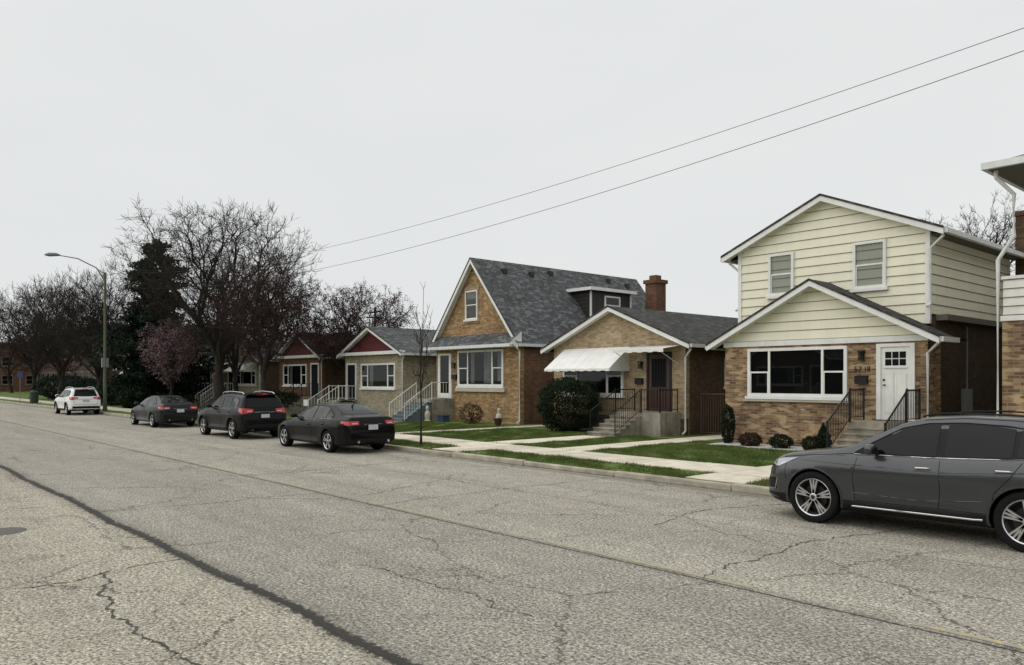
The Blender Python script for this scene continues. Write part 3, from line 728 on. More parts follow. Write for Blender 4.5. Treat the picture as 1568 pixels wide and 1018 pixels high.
LB = empty('litter_bin'); mb = MB(); mb.tube([(-80, 14.0, .12), (-80, 14.0, .2), (-80, 14, 1.1), (-80, 14, 1.25)], [.28, .33, .36, .2], M('dark_green_bin', (.015, .03, .02), .6), 12); mb.finish('bin_body', LB)

# ------------------------------------------------------------ trees
def crown_tree(seed, H, W, zc, N, th, r0, k0=5, tw=5, twl=.6, lump=.14, vase=.4, up=.25, cx=0):
    g = np.random.default_rng(seed); R = random.Random(seed)
    d = g.normal(0, 1, (N, 3)); d /= np.linalg.norm(d, axis=1, keepdims=True)
    rad = g.uniform(0, 1, N)**(1/2.3)
    lp = 1+lump*(np.sin(d[:, 0]*5+seed)*np.cos(d[:, 1]*4+seed*2)+.6*np.sin(d[:, 2]*7+d[:, 1]*5))
    P = d*(rad*lp)[:, None]
    h = (P[:, 2]+1)/2; kx = (1-vase)+vase*np.clip(h*1.6, 0, 1)
    P = np.stack([P[:, 0]*kx*W/2+cx, P[:, 1]*kx*W/2, zc+(P[:, 2]+1)/2*(H-zc)], 1)
    segs = []; tips = []
    def poly(p, c, q, ra, rb, n=3, j=.03):
        prev = p; ln = np.linalg.norm(q-p)
        for i in range(1, n+1):
            t_ = i/n; x = (1-t_)**2*p+2*t_*(1-t_)*c+t_*t_*q
            if i < n: x = x+g.normal(0, j*ln, 3)
            segs.append((*prev, *x, ra+(rb-ra)*(i-1)/n, ra+(rb-ra)*i/n)); prev = x
    def twigs(p, d, n, ln):
        for _ in range(n):
            dd = d*.8+g.normal(0, .55, 3)+np.array([0, 0, up]); dd /= np.linalg.norm(dd)
            q = p+dd*ln*R.uniform(.4, 1.1); m = (p+q)/2+g.normal(0, .06*ln, 3)
            segs.append((*p, *m, .008, .006)); segs.append((*m, *q, .006, .003)); tips.append(q); tips.append(m)
    def rec(p, d, pts, r, lev):
        n = len(pts)
        if n <= 1:
            q = pts[0]; c = p+d*np.linalg.norm(q-p)*.45; poly(p, c, q, max(r, .009), .007, 2, .04)
            v = q-c; v /= np.linalg.norm(v)+1e-9; twigs(q, v, tw, twl); twigs((p+q)/2, v, max(1, tw//2), twl*.8); return
        k = k0 if lev == 0 else R.choice((2, 2, 3)); k = min(k, n)
        sd = pts[g.choice(n, k, replace=False)]
        for _ in range(2):
            a = np.argmin(((pts[:, None]-sd[None])**2).sum(2), 1)
            sd = np.array([pts[a == i].mean(0) if (a == i).any() else sd[i] for i in range(k)])
        for i in range(k):
            c_ = pts[a == i]
            if len(c_) == 0: continue
            f = R.uniform(.34, .50) if len(c_) > 1 else 1
            if len(c_) == 1: rec(p, d, c_, r*.5, lev+1); continue
            q = p+(c_.mean(0)-p)*f; ln = np.linalg.norm(q-p)
            rc = max(r*(len(c_)/n)**.44, .010); c = p+(d+np.array([0, 0, .2]))*ln*.4
            poly(p, c, q, min(r, rc*1.25), rc, 3, .035)
            v = q-c; v /= np.linalg.norm(v)+1e-9
            if len(c_) < 14: twigs(q, v, 1, twl)
            rec(q, v, c_, rc, lev+1)
    top = np.array([g.normal()*.15+cx*.4, g.normal()*.15, th])
    poly(np.zeros(3), np.array([0, 0, th*.5]), top, r0*1.15, r0*.85, 4, .01)
    segs.append((0, 0, -.1, 0, 0, .35, r0*1.7, r0*1.15))
    rec(top, np.array([0, 0, 1.]), P, r0*.85, 0)
    return np.array(segs), np.array(tips)
def tubes1(S, rmin, n):
    A = S[:, :3]; B = S[:, 3:6]; D = B-A; ln = np.linalg.norm(D, axis=1, keepdims=True)+1e-9; D = D/ln
    ref = np.where(np.abs(D[:, 2:3]) > .9, np.array([[1., 0, 0]]), np.array([[0, 0, 1.]]))
    U = np.cross(D, ref); U /= np.linalg.norm(U, axis=1, keepdims=True)+1e-9; Wv = np.cross(D, U)
    r0 = np.maximum(S[:, 6:7], rmin); r1 = np.maximum(S[:, 7:8], rmin*.7); V = np.zeros((len(S), 2*n, 3))
    for j in range(n):
        a = 2*np.pi*j/n; o = U*np.cos(a)+Wv*np.sin(a)
        V[:, j] = A+o*r0-D*r0*.3; V[:, n+j] = B+o*r1
    base = (np.arange(len(S))*2*n)[:, None]
    F = np.concatenate([base+np.array([[j, (j+1) % n, n+(j+1) % n, n+j]]) for j in range(n)], 0)
    return V.reshape(-1, 3), F
def tubes(S, rmin):
    big = S[:, 6] > .04
    V1, F1 = tubes1(S[~big], rmin, 3)
    if big.any():
        V2, F2 = tubes1(S[big], rmin, 7); return np.concatenate([V1, V2]), np.concatenate([F1, F2+len(V1)])
    return V1, F1
def leaves(T, per, rad, size, seed=1):
    g = np.random.default_rng(seed); n = len(T)*per
    C = np.repeat(T, per, 0)+g.normal(0, rad, (n, 3))
    U = g.normal(0, 1, (n, 3)); U /= np.linalg.norm(U, axis=1, keepdims=True)
    W = np.cross(U, g.normal(0, 1, (n, 3))); W /= np.linalg.norm(W, axis=1, keepdims=True)+1e-9
    s = size*g.uniform(.6, 1.3, (n, 1))
    V = np.stack([C-U*s, C+W*s*.6, C+U*s, C-W*s*.6], 1).reshape(-1, 3)
    return V, np.arange(n*4).reshape(-1, 4)
def tree(name, x, y, H, W, seed, N, zc, th, r0, bud=None, per=1, rad=.06, size=.03, rmin=.008, **kw):
    E = empty(name, (x, y, .1))
    S, T = crown_tree(seed, H, W, zc, N, th, r0, **kw)
    V, F = tubes(S, rmin); raw_mesh('trunk_and_branches', V, F, [BARK], parent=E)
    if bud: V, F = leaves(T, per, rad, size, seed); raw_mesh('buds', V, F, [bud], parent=E)
    return E
tree('bare_elm_tree', -49.9, 19.1, 13.4, 13.2, 14, 1600, 3.6, 2.4, .36, k0=6, twl=.7, rmin=.010, vase=.25, lump=.10)
tree('purple_leaf_tree', -42.6, 18.8, 9.2, 5.8, 5, 700, 2.6, 1.9, .22, bud=BUDR, per=2, size=.035, twl=.45)
tree('magnolia_tree', -42.7, 24.6, 7.9, 8.6, 8, 800, 2.6, 1.6, .2, bud=BUDR, per=2, size=.04, twl=.5)
tree('magnolia_tree', -40.5, 39.5, 9.6, 7.5, 18, 600, 3.0, 2, .2, bud=BUDM, per=1, size=.05, twl=.5)
tree('magnolia_tree', -56.3, 18.0, 6.2, 4.2, 9, 260, 1.8, 1.3, .13, bud=BUDM, per=3, size=.055, rad=.10, twl=.4)
tree('bare_tree', -54.5, 22.0, 9.5, 6.5, 19, 500, 3.0, 2, .2, bud=BUDR, per=1, size=.03)
tree('bare_tree', -71, 17.0, 11.2, 9.0, 21, 900, 2.2, 1.6, .26, k0=7, vase=.55, up=.6, twl=.9, rmin=.011)
tree('bare_tree', -84, 16.8, 11.8, 11.0, 23, 900, 2.4, 1.8, .28, k0=7, vase=.5, up=.6, twl=.9, rmin=.013)
tree('bare_tree', -99, 17.2, 12.5, 11.0, 24, 800, 2.4, 1.8, .28, k0=7, vase=.5, up=.5, twl=.9, rmin=.015)
tree('bare_tree', -80, 29.0, 10, 9.0, 25, 500, 2.6, 2, .24, rmin=.012)
tree('bare_tree', -66, 31.0, 10, 8.0, 26, 500, 2.6, 2, .24, rmin=.012)
tree('bare_tree', -19.5, 60, 14.4, 9, 31, 600, 6, 4, .3, rmin=.011)
tree('bare_tree', -66, 60, 9.5, 9, 33, 350, 3, 2.5, .25, rmin=.013)
tree('street_sapling', -19.8, 13.75, 5.0, .95, 41, 26, 1.7, 1.6, .032, k0=3, tw=2, twl=.28, bud=BUDG, per=1, size=.016, rad=.01, rmin=.004, vase=.3, up=.9, lump=0)
Sall = []
protos = [crown_tree(100+i, 10, 9, 2.5, 150, 2, .22, tw=4, twl=.9)[0] for i in range(4)]
for i in range(40):
    S = protos[i % 4].copy(); H = random.uniform(.7, 1.15); S[:, :6] *= H
    ang = random.uniform(0, 6.28)
    if i < 16: ox, oy = random.uniform(-260, -130), random.uniform(-10, 70)
    else: ox, oy = random.uniform(-150, -30), random.uniform(75, 110)
    if abs(oy-7) < 9 and i < 16: oy += 18
    ca, sa = math.cos(ang), math.sin(ang)
    for k in (0, 3):
        X_ = S[:, k].copy(); Y_ = S[:, k+1].copy(); S[:, k] = X_*ca-Y_*sa+ox; S[:, k+1] = X_*sa+Y_*ca+oy
    if i >= 16: S[:, [2, 5]] *= .6
    Sall.append(S)
V, F = tubes(np.concatenate(Sall), .02); raw_mesh('distant_trees', V, F, [BARK])

def spruce(name, x, y, H, R0, seed):
    g = np.random.default_rng(seed); E = empty(name, (x, y, .1)); S = [(0, 0, 0, 0, 0, H*.5, .2, .12), (0, 0, H*.5, 0, 0, H, .12, .02)]; C = []
    z = .7
    while z < H-.1:
        fr = z/H; Rr = R0*(1-fr)**.62*(.80+.28*math.sin(fr*13+seed))+.12
        nb = 10 if fr < .8 else 6
        for k in range(nb):
            a = g.uniform(0, 6.283); r = Rr*g.uniform(.40, 1.45); dz = -.10*r+g.uniform(-.15, .5)
            ex, ey, ez = math.cos(a)*r, math.sin(a)*r, z+dz
            S.append((0, 0, z, ex, ey, ez, .03, .01))
            m = int(12+32*r); tt = g.uniform(.15, 1.0, m)**.8
            P = np.stack([ex*tt, ey*tt, z+(ez-z)*tt], 1)+g.normal(0, 1, (m, 3))*np.array([.12, .12, .06])*(.5+r*.3)
            P[:, 2] -= g.uniform(0, .20, m); C.append(P)
        z += .33
    P = np.concatenate(C)
    V, F = tubes(np.array(S), .01); raw_mesh('trunk_and_branches', V, F, [BARK], parent=E)
    V, F = leaves(P, 2, .08, .12, seed); raw_mesh('needles', V, F, [NEED], parent=E)
spruce('spruce_tree', -60.8, 18.5, 12.6, 4.2, 3)
spruce('spruce_tree', -64.5, 20.5, 8.2, 3.2, 4)

def bush(name, x, y, rx, rz, n, mat, size=.035, seed=1, cone=False, ry=None):
    g = np.random.default_rng(seed); E = empty(name, (x, y, LZ)); ry = ry or rx
    d = g.normal(0, 1, (n, 3)); d /= np.linalg.norm(d, axis=1, keepdims=True)
    lump = 1+.10*np.sin(d[:, 0]*7+seed)*np.cos(d[:, 1]*6)+.07*np.sin(d[:, 2]*11+d[:, 0]*5)
    r = g.uniform(.55, 1.0, n)**.4*lump
    P = d*r[:, None]; h = (P[:, 2]+1)/2
    if cone: k = (1.05-h)*1.3; P[:, 0] *= k; P[:, 1] *= k
    P = P*np.array([rx, ry, rz/2])+np.array([0, 0, rz/2*.98])
    P[:, 2] = np.maximum(P[:, 2], .02)
    V, F = leaves(P, 1, .01, size, seed); raw_mesh('foliage', V, F, [mat], parent=E)
    S = np.array([(0, 0, 0, g.normal()*rx*.4, g.normal()*ry*.4, rz*.6, .03, .01) for _ in range(9)])
    V, F = tubes1(S, .008, 4); raw_mesh('stems', V, F, [BARK], parent=E)
bush('boxwood_bush', -21.5, 22.0, 1.22, 2.15, 30000, SHRUB, .032, 2)
bush('arborvitae_shrub', -13.9, 21.35, .20, 1.25, 3000, SHRUB, .03, 3)
for i, xx in enumerate((-12.9, -11.9, -10.9)): bush('dwarf_shrub', xx, 21.0, .32, .42, 2600, (SHRUBR, SHRUB, SHRUB)[i], .024, 4+i)
bush('conifer_shrub', -10.25, 20.3, .24, .85, 2600, SHRUB, .03, 8, cone=True)
bush('dry_bush', -28.2, 22.4, .55, .95, 900, SHRUBO, .05, 9)
bush('hedge_bush', -38.6, 21.8, .6, .9, 4000, SHRUB, .04, 10)
bush('hedge_bush', -46, 21.4, 1.3, 1.3, 7000, SHRUB, .05, 11)
bush('hedge_bush', -60, 16.8, 1.2, 1.3, 6000, SHRUB, .06, 12)
bush('hedge_bush', -68, 18, 1.8, 2.0, 8000, NEED, .08, 13)
bush('hedge_bush', -79, 18, 2.0, 2.2, 8000, NEED, .08, 14)
bush('hedge_bush', -92, 19, 3.0, 2.6, 8000, NEED, .10, 16)
mb = MB(); mb.box(-14.2, -9.95, 20.55, 21.78, .1, LZ+.03, GRAVEL); mb.finish('gravel_bed', uv=False)
def lathe(mb, cx, cy, prof, mat, n=14):
    mb.tube([(cx, cy, z) for r, z in prof], [r for r, z in prof], mat, n)
for (x, y, nm) in ((-26.6, 22.7, 'garden_statue'), (-31.0, 21.9, 'garden_statue')):
    mb = MB(); lathe(mb, x, y, [(.16, .14), (.17, .2), (.12, .25), (.15, .45), (.12, .62), (.06, .68), (.09, .76), (.09, .84), (.03, .92)], STONE); mb.finish(nm, smooth=True, uv=False)
mb = MB(); mb.box(-30.7, -30.3, 22.3, 22.7, .14, .42, PLAST); mb.box(-30.74, -30.26, 22.26, 22.74, .421, .46, PLAST); mb.finish('storage_tub')
mb = MB(); lathe(mb, -26.2, 22.3, [(.12, .14), (.2, .45), (.23, .47), (.2, .46), (.05, .44)], DOORB); mb.finish('flower_pot', smooth=True)
mb = MB(); mb.box(-41.2, -40.7, 20.5, 20.53, .7, 1.05, WHITE); mb.tube([(-40.95, 20.55, .1), (-40.95, 20.55, .9)], .02, STEELP); mb.finish('yard_sign')
mb = MB()
railing(mb, (-24.9, 23.8, .14), (-24.0, 23.8, .14), 1.0, BLACK); railing(mb, (-16.9, 24.2, .14), (-14.5, 24.2, .14), 1.5, M('brown_gate', (.06, .03, .02), .7), .1, .02); mb.finish('gangway_gate')

# ------------------------------------------------------------ cars
def curve(ctrl, xs, sm=.05):
    c = np.array(ctrl); fx = np.linspace(c[0, 0]-.3, c[-1, 0]+.3, 1200); fy = np.interp(fx, c[:, 0], c[:, 1])
    dx = fx[1]-fx[0]; kk = np.arange(-40, 41)*dx; g = np.exp(-.5*(kk/sm)**2); g /= g.sum()
    fs = np.convolve(np.pad(fy, 40, 'edge'), g, 'valid'); return np.interp(xs, fx, fs)
def car(name, sp, paint, Xf, Yc, extras):
    E = empty(name, (Xf, Yc, 0)); L_ = sp['L']; R = sp['r']; wx = sp['wx']
    xs = np.unique(np.concatenate([np.linspace(0, .12, 7), np.linspace(.12, L_-.5, 74), np.linspace(L_-.5, L_, 28)]))
    zt = curve(sp['top'], xs, sp.get('sm', .05)); zl = curve(sp['belt'], xs); zb = curve(sp['bot'], xs); hw = curve(sp['hw'], xs, .04); wr = curve(sp['wr'], xs, .06)
    zt[0] = sp['top'][0][1]; zt[-1] = sp['top'][-1][1]
    for a in wx: hw = hw+.018*np.exp(-((xs-a)/.38)**4)
    rows = []
    for x, t_, l_, b_, w, r_ in zip(xs, zt, zl, zb, hw, wr):
        l_ = min(l_, t_-.02); g = t_-l_; r_ = min(r_, w*.93); h = l_-b_
        inner = .5*(math.tanh((x-wx[0]-.55)*6)-math.tanh((x-wx[1]+.55)*6))
        P = [(0, b_), (.6*w, b_), (.88*w, b_+.01), (.95*w, b_+.05), (.982*w+.012*inner, b_+.13*h), (.99*w-.015*inner, b_+.26*h), (w-.03*inner, b_+.42*h), (w-.014*inner, b_+.58*h), (w+.004*inner, b_+.70*h), (w*.994, b_+.78*h), (.978*w, b_+.88*h), (.955*w, b_+.96*h), (.94*w, l_)]
        wb = .925*w
        for u in (.06, .2, .4, .6, .78):
            P.append((wb+(r_-wb)*(u**1.12), l_+.95*g*u))
        rr = r_
        P += [(rr*.985, l_+.87*g), (rr*.93, l_+.935*g), (rr*.82, l_+.97*g), (rr*.6, l_+.988*g), (rr*.3, l_+.997*g), (0, t_)]
        rows.append(P)
    n = len(rows[0]); V = []
    for x, P in zip(xs, rows):
        V += [(x, -y, z) for y, z in P] + [(x, y, z) for y, z in P[1:-1]]
    m = n+n-2
    def idx(i, j, s): return i*m+(j if (s < 0 or j in (0, n-1)) else n+j-1)
    Fc = []
    for i in range(len(xs)-1):
        for j in range(n-1):
            a, b_, c, d = idx(i, j, -1), idx(i, j+1, -1), idx(i+1, j+1, -1), idx(i+1, j, -1); Fc.append((a, d, c, b_))
            a, b_, c, d = idx(i, j, 1), idx(i, j+1, 1), idx(i+1, j+1, 1), idx(i+1, j, 1); Fc.append((a, b_, c, d))
    for i, fl in ((0, False), (len(xs)-1, True)):
        for j in range(n-1):
            q = [idx(i, j, -1), idx(i, j, 1), idx(i, j+1, 1), idx(i, j+1, -1)]
            q = list(dict.fromkeys(q))
            if not fl: q = q[::-1]
            Fc.append(tuple(q))
    me = bpy.data.meshes.new('b'); me.from_pydata(V, [], Fc)
    bm = bmesh.new(); bm.from_mesh(me); bmesh.ops.recalc_face_normals(bm, faces=bm.faces); bm.to_mesh(me); bm.free()
    ob = bpy.data.objects.new('b', me); col.objects.link(ob)
    W = max(hw)
    bm = bmesh.new()
    for a in wx:
        for s in (-1, 1):
            mt = Matrix.Translation((a, s*(W-.31+.4), R+.0)) @ Matrix.Rotation(math.pi/2, 4, 'X')
            bmesh.ops.create_cone(bm, cap_ends=True, segments=56, radius1=R+.045, radius2=R+.045, depth=.8, matrix=mt)
    cm = bpy.data.meshes.new('c'); bm.to_mesh(cm); bm.free(); co = bpy.data.objects.new('c', cm); col.objects.link(co)
    md = ob.modifiers.new('x', 'BOOLEAN'); md.operation = 'DIFFERENCE'; md.object = co; md.solver = 'EXACT'
    dg = bpy.context.evaluated_depsgraph_get(); nm = bpy.data.meshes.new_from_object(ob.evaluated_get(dg))
    bpy.data.objects.remove(ob); bpy.data.objects.remove(co)
    nm.materials.clear(); nm.materials.append(paint); nm.materials.append(CTRIM)
    for p in nm.polygons:
        c = p.center; p.material_index = 0
        for a in wx:
            if math.hypot(c.x-a, c.z-R) < R+.0446: p.material_index = 1
        if p.normal.z < -.8 and c.z < .45: p.material_index = 1
    nm.shade_smooth(); nm.set_sharp_from_angle(angle=math.radians(38))
    body = bpy.data.objects.new('body', nm); col.objects.link(body); body.parent = E
    bm = bmesh.new(); bm.from_mesh(nm); bvh = BVHTree.FromBMesh(bm); bm.free()
    def proj(ax, u, v, side=-1):
        if ax == 'side': o = Vector((u, side*2, v)); d = Vector((0, -side, 0))
        elif ax == 'rear': o = Vector((L_+1, u, v)); d = Vector((-1, 0, 0))
        elif ax == 'top': o = Vector((u, v, 3)); d = Vector((0, 0, -1))
        else: o = Vector((-1, u, v)); d = Vector((1, 0, 0))
        h = bvh.ray_cast(o, d)
        if h[0] is None: h = bvh.find_nearest(o+d*(2-W if ax == 'side' else 1.1))
        nn = h[1]
        if nn.dot(d) > 0: nn = -nn
        return h[0], nn
    def resample(pts, k):
        pts = np.array(pts, float); s = np.r_[0, np.cumsum(np.hypot(*np.diff(pts, axis=0).T))]; q = np.linspace(0, s[-1], k)
        return np.stack([np.interp(q, s, pts[:, 0]), np.interp(q, s, pts[:, 1])], 1)
    def patch(name_, ax, top, bot, mat, off=.005, nu=14, nv=7, mirror=True):
        sides = (-1, 1) if ax == 'side' else ((1, -1) if mirror else (1,))
        mb = MB()
        t0 = np.array(top, float); b0 = np.array(bot, float); q = np.linspace(0, 1, nu)
        def rs(P): u = (P[:, 0]-P[0, 0])/(P[-1, 0]-P[0, 0]); return np.stack([np.interp(q, u, P[:, 0]), np.interp(q, u, P[:, 1])], 1)
        T_, B_ = rs(t0), rs(b0)
        for s in sides:
            k = len(mb.v); mi = mb.mi(mat); ns = Vector((0, 0, 0))
            for i in range(nu):
                for j in range(nv):
                    p = B_[i]+(T_[i]-B_[i])*j/(nv-1)
                    if ax == 'side': c, nn = proj(ax, p[0], p[1], s)
                    else: c, nn = proj(ax, p[0]*s, p[1])
                    ns += nn; mb.v.append(tuple(c+nn*off))
            a, b_, c_ = (Vector(mb.v[k+(nu//2)*nv+nv//2]), Vector(mb.v[k+(nu//2+1)*nv+nv//2]), Vector(mb.v[k+(nu//2)*nv+nv//2+1]))
            flip = (b_-a).cross(c_-a).dot(ns) < 0
            for i in range(nu-1):
                for j in range(nv-1):
                    a = k+i*nv+j; fq = (a, a+nv, a+nv+1, a+1); mb.f.append(fq[::-1] if flip else fq); mb.m.append(mi)
        return mb.finish(name_, E, smooth=True, sharp=60, uv=False, fixn=False)
    def line(name_, ax, pts, mat, r=.004, off=0.0, mirror=True, step=.05):
        mb = MB()
        tot = sum(math.dist(a, b) for a, b in zip(pts[:-1], pts[1:])); P = resample(pts, max(3, int(tot/step)))
        for s in ((-1, 1) if ax == 'side' else ((1, -1) if mirror else (1,))):
            q = []
            for p in P:
                c, nn = proj(ax, p[0], p[1], s) if ax == 'side' else proj(ax, p[0]*s, p[1]); q.append(c+nn*off)
            mb.tube(q, r, mat, 6)
        return mb.finish(name_, E, smooth=True, sharp=60, uv=False)
    for wi, a in enumerate(wx):
        for s in (-1, 1):
            mb = MB(); yc = s*(W-.135)
            def ring(prof, mat, seg=40):
                k = len(mb.v); mi = mb.mi(mat)
                for q in range(seg):
                    an = 2*math.pi*q/seg
                    for rad, yo in prof: mb.v.append((a+math.cos(an)*rad, yc+s*yo, R+math.sin(an)*rad))
                pn = len(prof)
                for q in range(seg):
                    for j in range(pn-1):
                        A = k+q*pn+j; B_ = k+((q+1) % seg)*pn+j; mb.f.append((A, B_, B_+1, A+1)); mb.m.append(mi)
            rr = sp.get('rim', .70)
            ring([(rr*R-.01, .085), (rr*R+.01, .112), (.86*R, .122), (.95*R, .112), (R, .085), (R, -.09), (.95*R, -.11), (rr*R, -.1)], TYRE)
            for dd in (-.04, 0, .04): ring([(R+.001, dd-.004), (R+.0015, dd), (R+.001, dd+.004)], SEAM)
            ring([(rr*R+.004, .098), (rr*R-.006, .106), (rr*R-.018, .095), (rr*R-.024, .03), (rr*R-.04, -.06)], RIM if sp.get('bright', True) else RIMD)
            ring([(rr*R-.02, -.03), (.0, -.03)], CTRIM)
            ring([(.48*R, .005), (.47*R, .012), (.16*R, .012)], RIMD)
            ns = sp.get('spokes', 5); sw = sp.get('sw', 1)
            for q in range(ns):
                for tw in sp.get('twin', (-.16, .16)):
                    a0 = 2*math.pi*q/ns+.3; a1 = a0+tw; r0_, r1_ = .10*R, rr*R-.012
                    for (aa0, aa1, w0, w1, yo0, yo1, mt_) in ((a0+tw*.3, a1, .020*sw, .014*sw, .078, .088, RIM), (a0+tw*.3, a1, .026*sw, .022*sw, .03, .077, RIMD)):
                        p0 = Vector((math.cos(aa0)*r0_, math.sin(aa0)*r0_)); p1 = Vector((math.cos(aa1)*r1_, math.sin(aa1)*r1_)); d = (p1-p0).normalized(); nn = Vector((-d.y, d.x))
                        cs = [p0+nn*w0, p1+nn*w1, p1-nn*w1, p0-nn*w0]; k = len(mb.v)
                        for yo in (yo0, yo1): mb.v += [(a+c.x, yc+s*yo, R+c.y) for c in cs]
                        for fq in ((0, 1, 2, 3), (7, 6, 5, 4), (0, 4, 5, 1), (1, 5, 6, 2), (2, 6, 7, 3), (3, 7, 4, 0)): mb.f.append(tuple(k+t__ for t__ in fq)); mb.m.append(mb.mi(mt_))
            ring([(.15*R, .06), (.15*R, .092), (.10*R, .098), (0, .098)], RIM)
            ring([(.08*R, .099), (.07*R, .101), (0, .101)], RIMD)
            mb.finish('wheel', E, smooth=True, uv=False)
    extras(dict(E=E, patch=patch, line=line, proj=proj, W=W, L=L_, R=R, wx=wx, paint=paint))
    return E
def ell(mb, c, r, mat, n=12, m=8):
    k = len(mb.v); mi = mb.mi(mat)
    for i in range(m+1):
        th = math.pi*i/m
        for j in range(n):
            ph = 2*math.pi*j/n; x = math.sin(th)*math.cos(ph); y = math.sin(th)*math.sin(ph); z = math.cos(th)
            x = math.copysign(abs(x)**.7, x); y = math.copysign(abs(y)**.7, y); z = math.copysign(abs(z)**.7, z)
            mb.v.append((c[0]+x*r[0], c[1]+y*r[1], c[2]+z*r[2]))
    for i in range(m):
        for j in range(n):
            a = k+i*n+j; b_ = k+i*n+(j+1) % n; mb.f.append((a, b_, b_+n, a+n)); mb.m.append(mi)
def mirrors(K, x, z):
    mb = MB()
    for s in (-1, 1):
        c, nn = K['proj']('side', x+.03, z-.05, s)
        mb.tube([c, (x, s*(abs(c.y)+.1), z-.02)], [.03, .022], CTRIM, 8)
        ell(mb, (x, s*(abs(c.y)+.16), z+.02), (.07, .115, .075), K['paint']); ell(mb, (x+.02, s*(abs(c.y)+.16), z+.015), (.06, .10, .062), CTRIM)
    mb.finish('mirrors', K['E'], smooth=True, uv=False)
def handles(K, pos, mat):
    mb = MB()
    for s in (-1, 1):
        for (x, z) in pos:
            c0, _ = K['proj']('side', x-.1, z, s); c1, _ = K['proj']('side', x+.1, z+.005, s)
            o = Vector((0, s*.03, 0)); mb.tube([c0, c0+o+Vector((.02, 0, 0)), c1+o-Vector((.02, 0, 0)), c1], [.012, .015, .015, .012], mat, 8)
    mb.finish('door_handles', K['E'], smooth=True, uv=False)
def rearplate(K, z, w=.16, h=.075):
    mb = MB(); c, nn = K['proj']('rear', 0, z); x = c.x+.012
    mb.box(x-.02, x, -w-.015, w+.015, z-h-.015, z+h+.015, CTRIM); mb.box(x+.001, x+.006, -w, w, z-h, z+h, PLATE); mb.finish('licence_plate', K['E'])
def arcs(K, r_, mat, tr, zmin=.26):
    for a in K['wx']:
        pts = [(a+math.cos(t)*r_, K['R']+math.sin(t)*r_) for t in np.linspace(-.25, math.pi+.25, 30)]
        pts = [p for p in pts if p[1] > zmin]; K['line']('wheel_arch_trim', 'side', pts, mat, tr, 0)
def shared_side(K, D, trim=CHROME):
    K['patch']('window_trim', 'side', D['top'], D['bot'], CTRIM, .004, 40, 6)
    for t_, b_ in D['glass']: K['patch']('side_window', 'side', t_, b_, CGLASS, .009, 18, 7)
    if trim: K['line']('window_moulding', 'side', D['bot'], trim, .006, .006); K['line']('window_moulding_top', 'side', D['top'], CTRIM, .006, .004)
    for s in D['seams']: K['line']('panel_gap', 'side', s, SEAM, .0045, -.001)

sedan = dict(L=4.93, r=.335, wx=(.93, 3.84), top=[(0, .56), (.05, .69), (.2, .77), (.6, .87), (1.3, .98), (1.48, 1.03), (2.15, 1.37), (2.5, 1.44), (3.0, 1.455), (3.5, 1.41), (4.0, 1.26), (4.4, 1.11), (4.72, 1.085), (4.82, 1.06), (4.89, .9), (4.93, .74)],
             belt=[(0, .5), (.3, .70), (1.3, .90), (2.5, .935), (4, .98), (4.93, 1.0)], bot=[(0, .25), (.3, .2), (4.4, .21), (4.93, .33)],
             hw=[(0, .62), (.08, .72), (.3, .84), (.8, .905), (1.6, .915), (3.8, .925), (4.4, .90), (4.75, .84), (4.93, .74)], wr=[(0, .6), (1.3, .76), (1.5, .75), (2.2, .61), (2.6, .58), (3.4, .57), (4.0, .60), (4.4, .70), (4.93, .64)], bright=True)
DS = dict(top=[(1.58, .985), (1.75, 1.10), (2.2, 1.315), (2.5, 1.36), (3.0, 1.375), (3.5, 1.335), (4.02, 1.10)], bot=[(1.58, .955), (2.8, .968), (4.02, 1.02)],
          glass=[([(1.68, 1.02), (1.8, 1.10), (2.22, 1.30), (2.5, 1.342), (2.78, 1.352)], [(1.68, .978), (2.78, .985)]), ([(2.86, 1.353), (3.1, 1.35), (3.42, 1.325), (3.6, 1.265)], [(2.86, .987), (3.6, 1.005)]), ([(3.64, 1.245), (3.94, 1.11)], [(3.64, 1.01), (3.94, 1.03)])],
          seams=[[(1.62, .95), (1.60, .6), (1.68, .32)], [(2.82, .96), (2.83, .5), (2.8, .32)], [(3.72, 1.0), (3.6, .78), (3.40, .45), (3.36, .32)], [(1.7, .29), (3.3, .29)], [(4.35, .97), (4.38, .75)]])
